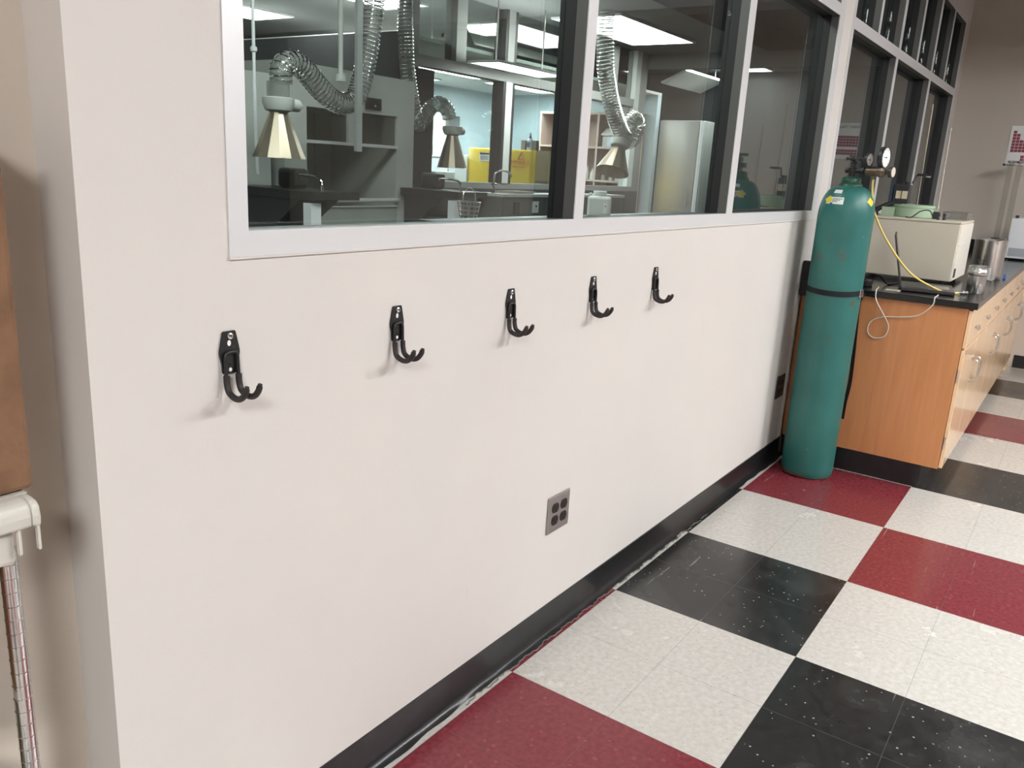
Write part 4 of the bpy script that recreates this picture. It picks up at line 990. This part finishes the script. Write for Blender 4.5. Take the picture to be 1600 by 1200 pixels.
for z_ in (.97, 1.22, 1.565, 1.880): B(qx, qx + .25, qy0 + .02, qy1, z_, z_ + .026).build('shelf_board', 'whitep', SU)
B(qx - .002, qx + .25, qy0, qy0 + .02, 0, 1.91).build('side', 'paper', SU); B(qx - .002, qx + .25, qy1, qy1 + .02, 0, 1.91).build('side', 'paper', SU)
WBK = thing('white_pail', 'white plastic pail on the middle board of the brown shelf unit', 'pail', (qx + .1, 5.50, 1.5915))
MB().lathe([(0, 0), (.062, 0), (.068, .16), (.072, .162), (.072, .172), (0, .172)], (qx + .1, 5.50, 1.5918), seg=24).build('pail', 'white', WBK)
MB().tube([(qx + .1, 5.43, 1.72), (qx + .02, 5.50, 1.70), (qx + .1, 5.57, 1.72)], .003, 6, 6).build('handle', 'steel', WBK)
for i, (y_, h_, lb) in enumerate(((5.395, .14, 'tall white bottle beside the white pail on brown shelf'), (5.328, .11, 'short white bottle at right end of the brown shelf'))):
    bt_ = thing('white_bottle', lb, 'bottle', (qx + .1, y_, 1.5915), group='white bottles on the brown shelf')
    MB().lathe([(0, 0), (.025, 0), (.025, h_ * .75), (.012, h_ * .85), (.012, h_)], (qx + .1, y_, 1.5918), seg=16).build('bottle', 'white', bt_); MB().lathe([(.014, h_), (.014, h_ + .02)], (qx + .1, y_, 1.5918), seg=12).build('cap', pr('orange_cap', (.6, .25, .03), .5), bt_)
for i, (y_, lb) in enumerate(((5.53, 'leftmost pale blue flask on top of the brown shelf unit'), (5.43, 'middle pale blue flask on top of the brown shelf unit'), (5.33, 'rightmost pale blue flask on top of the brown shelf unit'))):
    fl = thing('flask', lb, 'flask', (qx + .1, y_, 1.906), group='flasks on top of the shelf unit')
    MB().lathe([(0, 0), (.036, 0), (.036, .06), (.014, .11), (.014, .15), (.018, .152)], (qx + .1, y_, 1.9065), seg=16).build('flask', pr('pale_blue_glass', (.55, .72, .72), .2), fl)
# bookcase behind the middle pane
BC = thing('bookcase', 'pinkish brown open bookcase seen through the middle pane', 'bookcase', (7.7, 4.3, 0))
k0 = 7.56; b0, b1 = 3.66, 5.0
B(k0 + .30, k0 + .32, b0, b1, 0, 2.08).build('back', 'shelfd', BC)
for z_ in (.85, 1.240, 1.640, 2.045): B(k0, k0 + .30, b0, b1, z_, z_ + .024).build('shelf_board', 'shelfw', BC)
for y_ in (b0, 4.125, b1 - .026): B(k0 - .002, k0 + .30, y_, y_ + .026, 0, 2.075).build('upright', 'shelfw', BC)
HB = thing('house_shaped_box', 'pale house shaped carton on the upper shelf of the bookcase', 'box', (7.65, 3.98, 1.6645))
B(7.60, 7.74, 3.875, 4.085, 1.6645, 1.80).build('carton', pr('grey_card', (.50, .47, .43), .7), HB)
MB().extr([(7.575, 3.85, 1.80), (7.575, 4.11, 1.80), (7.66, 4.075, 1.885), (7.66, 3.885, 1.885)], (.11, 0, 0)).build('roof_flap', pr('light_card', (.58, .55, .51), .7), HB)
B(7.596, 7.599, 3.945, 4.015, 1.67, 1.79).build('label', pr('pale_blue_label', (.6, .68, .75), .5), HB)
for i, (y_, r__, h_, lb) in enumerate(((4.30, .035, .15, 'amber stoppered bottle at left of the bookcase lower shelf'), (4.22, .032, .13, 'clear bottle beside the amber one on bookcase lower shelf'), (4.06, .03, .09, 'small jar under the tilted cone on bookcase lower shelf'), (3.95, .03, .06, 'low glass dish in the middle of bookcase lower shelf'), (3.86, .035, .09, 'round glass flask right of the dish on bookcase lower shelf'), (3.76, .035, .08, 'last round glass flask at right end of bookcase lower shelf'))):
    g_ = thing('glass_bottle', lb, 'bottle', (7.66, y_, 1.2645), group='glassware on the bookcase lower shelf')
    MB().lathe([(0, 0), (r__, 0), (r__, h_ * .6), (r__ * .4, h_ * .8), (r__ * .4, h_)], (7.66, y_, 1.2648), seg=16).build('bottle', pr('glassware_tint_%d' % i, ((.45, .42, .38), (.55, .55, .52), (.4, .38, .36), (.5, .5, .48), (.6, .62, .6), (.62, .6, .56))[i], .15), g_)
    MB().lathe([(r__ * .45, h_), (r__ * .45, h_ + .02)], (7.66, y_, 1.2648), seg=12).build('stopper', 'shelfd', g_)
# stainless freezer by the dark end wall
FR = thing('steel_freezer', 'tall stainless steel freezer cabinet in front of the dark end wall', 'freezer', (8.3, 3.2, 0))
B(8.03, 8.60, 2.93, 3.515, 0, 2.02, bev=.006).build('body', 'hoodlt', FR)
fd = B(8.0, 8.028, 3.00, 3.515, .1, 2.012, bev=.004).build('door', pr('rippled_stainless', (.46, .46, .44), .30, .92, bump=.8, bscale=3.), FR)
B(7.985, 8.028, 2.935, 2.985, .1, 2.012).build('edge_strip', 'alu', FR)
MB().cyl((7.985, 3.06, 1.0), (7.985, 3.06, 1.22), .010, 10).build('handle', 'chrome', fd)
BS = thing('blue_glove_box', 'bright blue box fixed on the wall right of steel freezer', 'box', (8.95, 3.33, 1.86))
B(8.90, 8.998, 3.265, 3.345, 1.83, 2.00, bev=.004).build('box', pr('bright_blue', (.04, .2, .75), .5), BS); B(8.897, 8.8995, 3.28, 3.33, 1.88, 1.92).build('opening', 'paper', BS)
# pipes above the blue room
for i, (y_, z_, r__, mt, lb) in enumerate(((4.0, 2.50, .04, 'hoodlt', 'grey horizontal pipe high above the blue room ceiling'), (4.6, 2.60, .02, 'red', 'red sprinkler pipe under ceiling above the transom'))):
    OP = thing('overhead_pipe', lb, 'pipe', (5., y_, z_)); x0_ = 4.5 if i == 0 else 5.1
    MB().cyl((x0_, y_, z_), (7.0, y_, z_), r__, 12).build('pipe', mt, OP)
    for x_ in (x0_ + .2, 6.9): MB().cyl((x_, y_, z_ + r__ * .9), (x_, y_, LZ), .006, 8).build('hanger', 'steel', OP)
DB = thing('diagonal_brace', 'dark diagonal brace hanging above the transom in wide pane', 'brace', (4.4, 3.8, 2.3))
MB().extr([(4.28, 3.80, 2.66), (4.38, 3.80, 2.66), (4.68, 3.80, 2.335), (4.58, 3.80, 2.335)], (0, .05, 0)).build('bar', 'benchgrey', DB)

# ------------------------------------------------------------------ camera, world, view
rr = Vector((.57667953, -.81512298, .05491124)); uu = Vector((.17858137, .191359, .96513752)); ff = Vector((.79721353, .54676892, -.2559186))
cam = bpy.data.cameras.new('camera'); co = bpy.data.objects.new('camera', cam); COL.objects.link(co)
mt = Matrix((rr, uu, -ff)).transposed().to_4x4(); mt.translation = Vector((-1.69773127, -1.14525953, 1.37191613)); co.matrix_world = mt
cam.sensor_fit = 'HORIZONTAL'; cam.sensor_width = 36.; cam.lens = 1284.45249 / 1600 * 36.; cam.clip_start = .02
S.camera = co
wd = bpy.data.worlds.new('world'); S.world = wd; wd.use_nodes = True
wd.node_tree.nodes['Background'].inputs[0].default_value = (.8, .85, 1., 1); wd.node_tree.nodes['Background'].inputs[1].default_value = .02
vs = S.view_settings; vs.view_transform = 'Standard'; vs.look = 'None'; vs.gamma = 1.; vs.use_curve_mapping = False; vs.exposure = .82
S.cycles.max_bounces = 10; S.cycles.transparent_max_bounces = 24; S.cycles.caustics_reflective = False; S.cycles.use_denoising = True
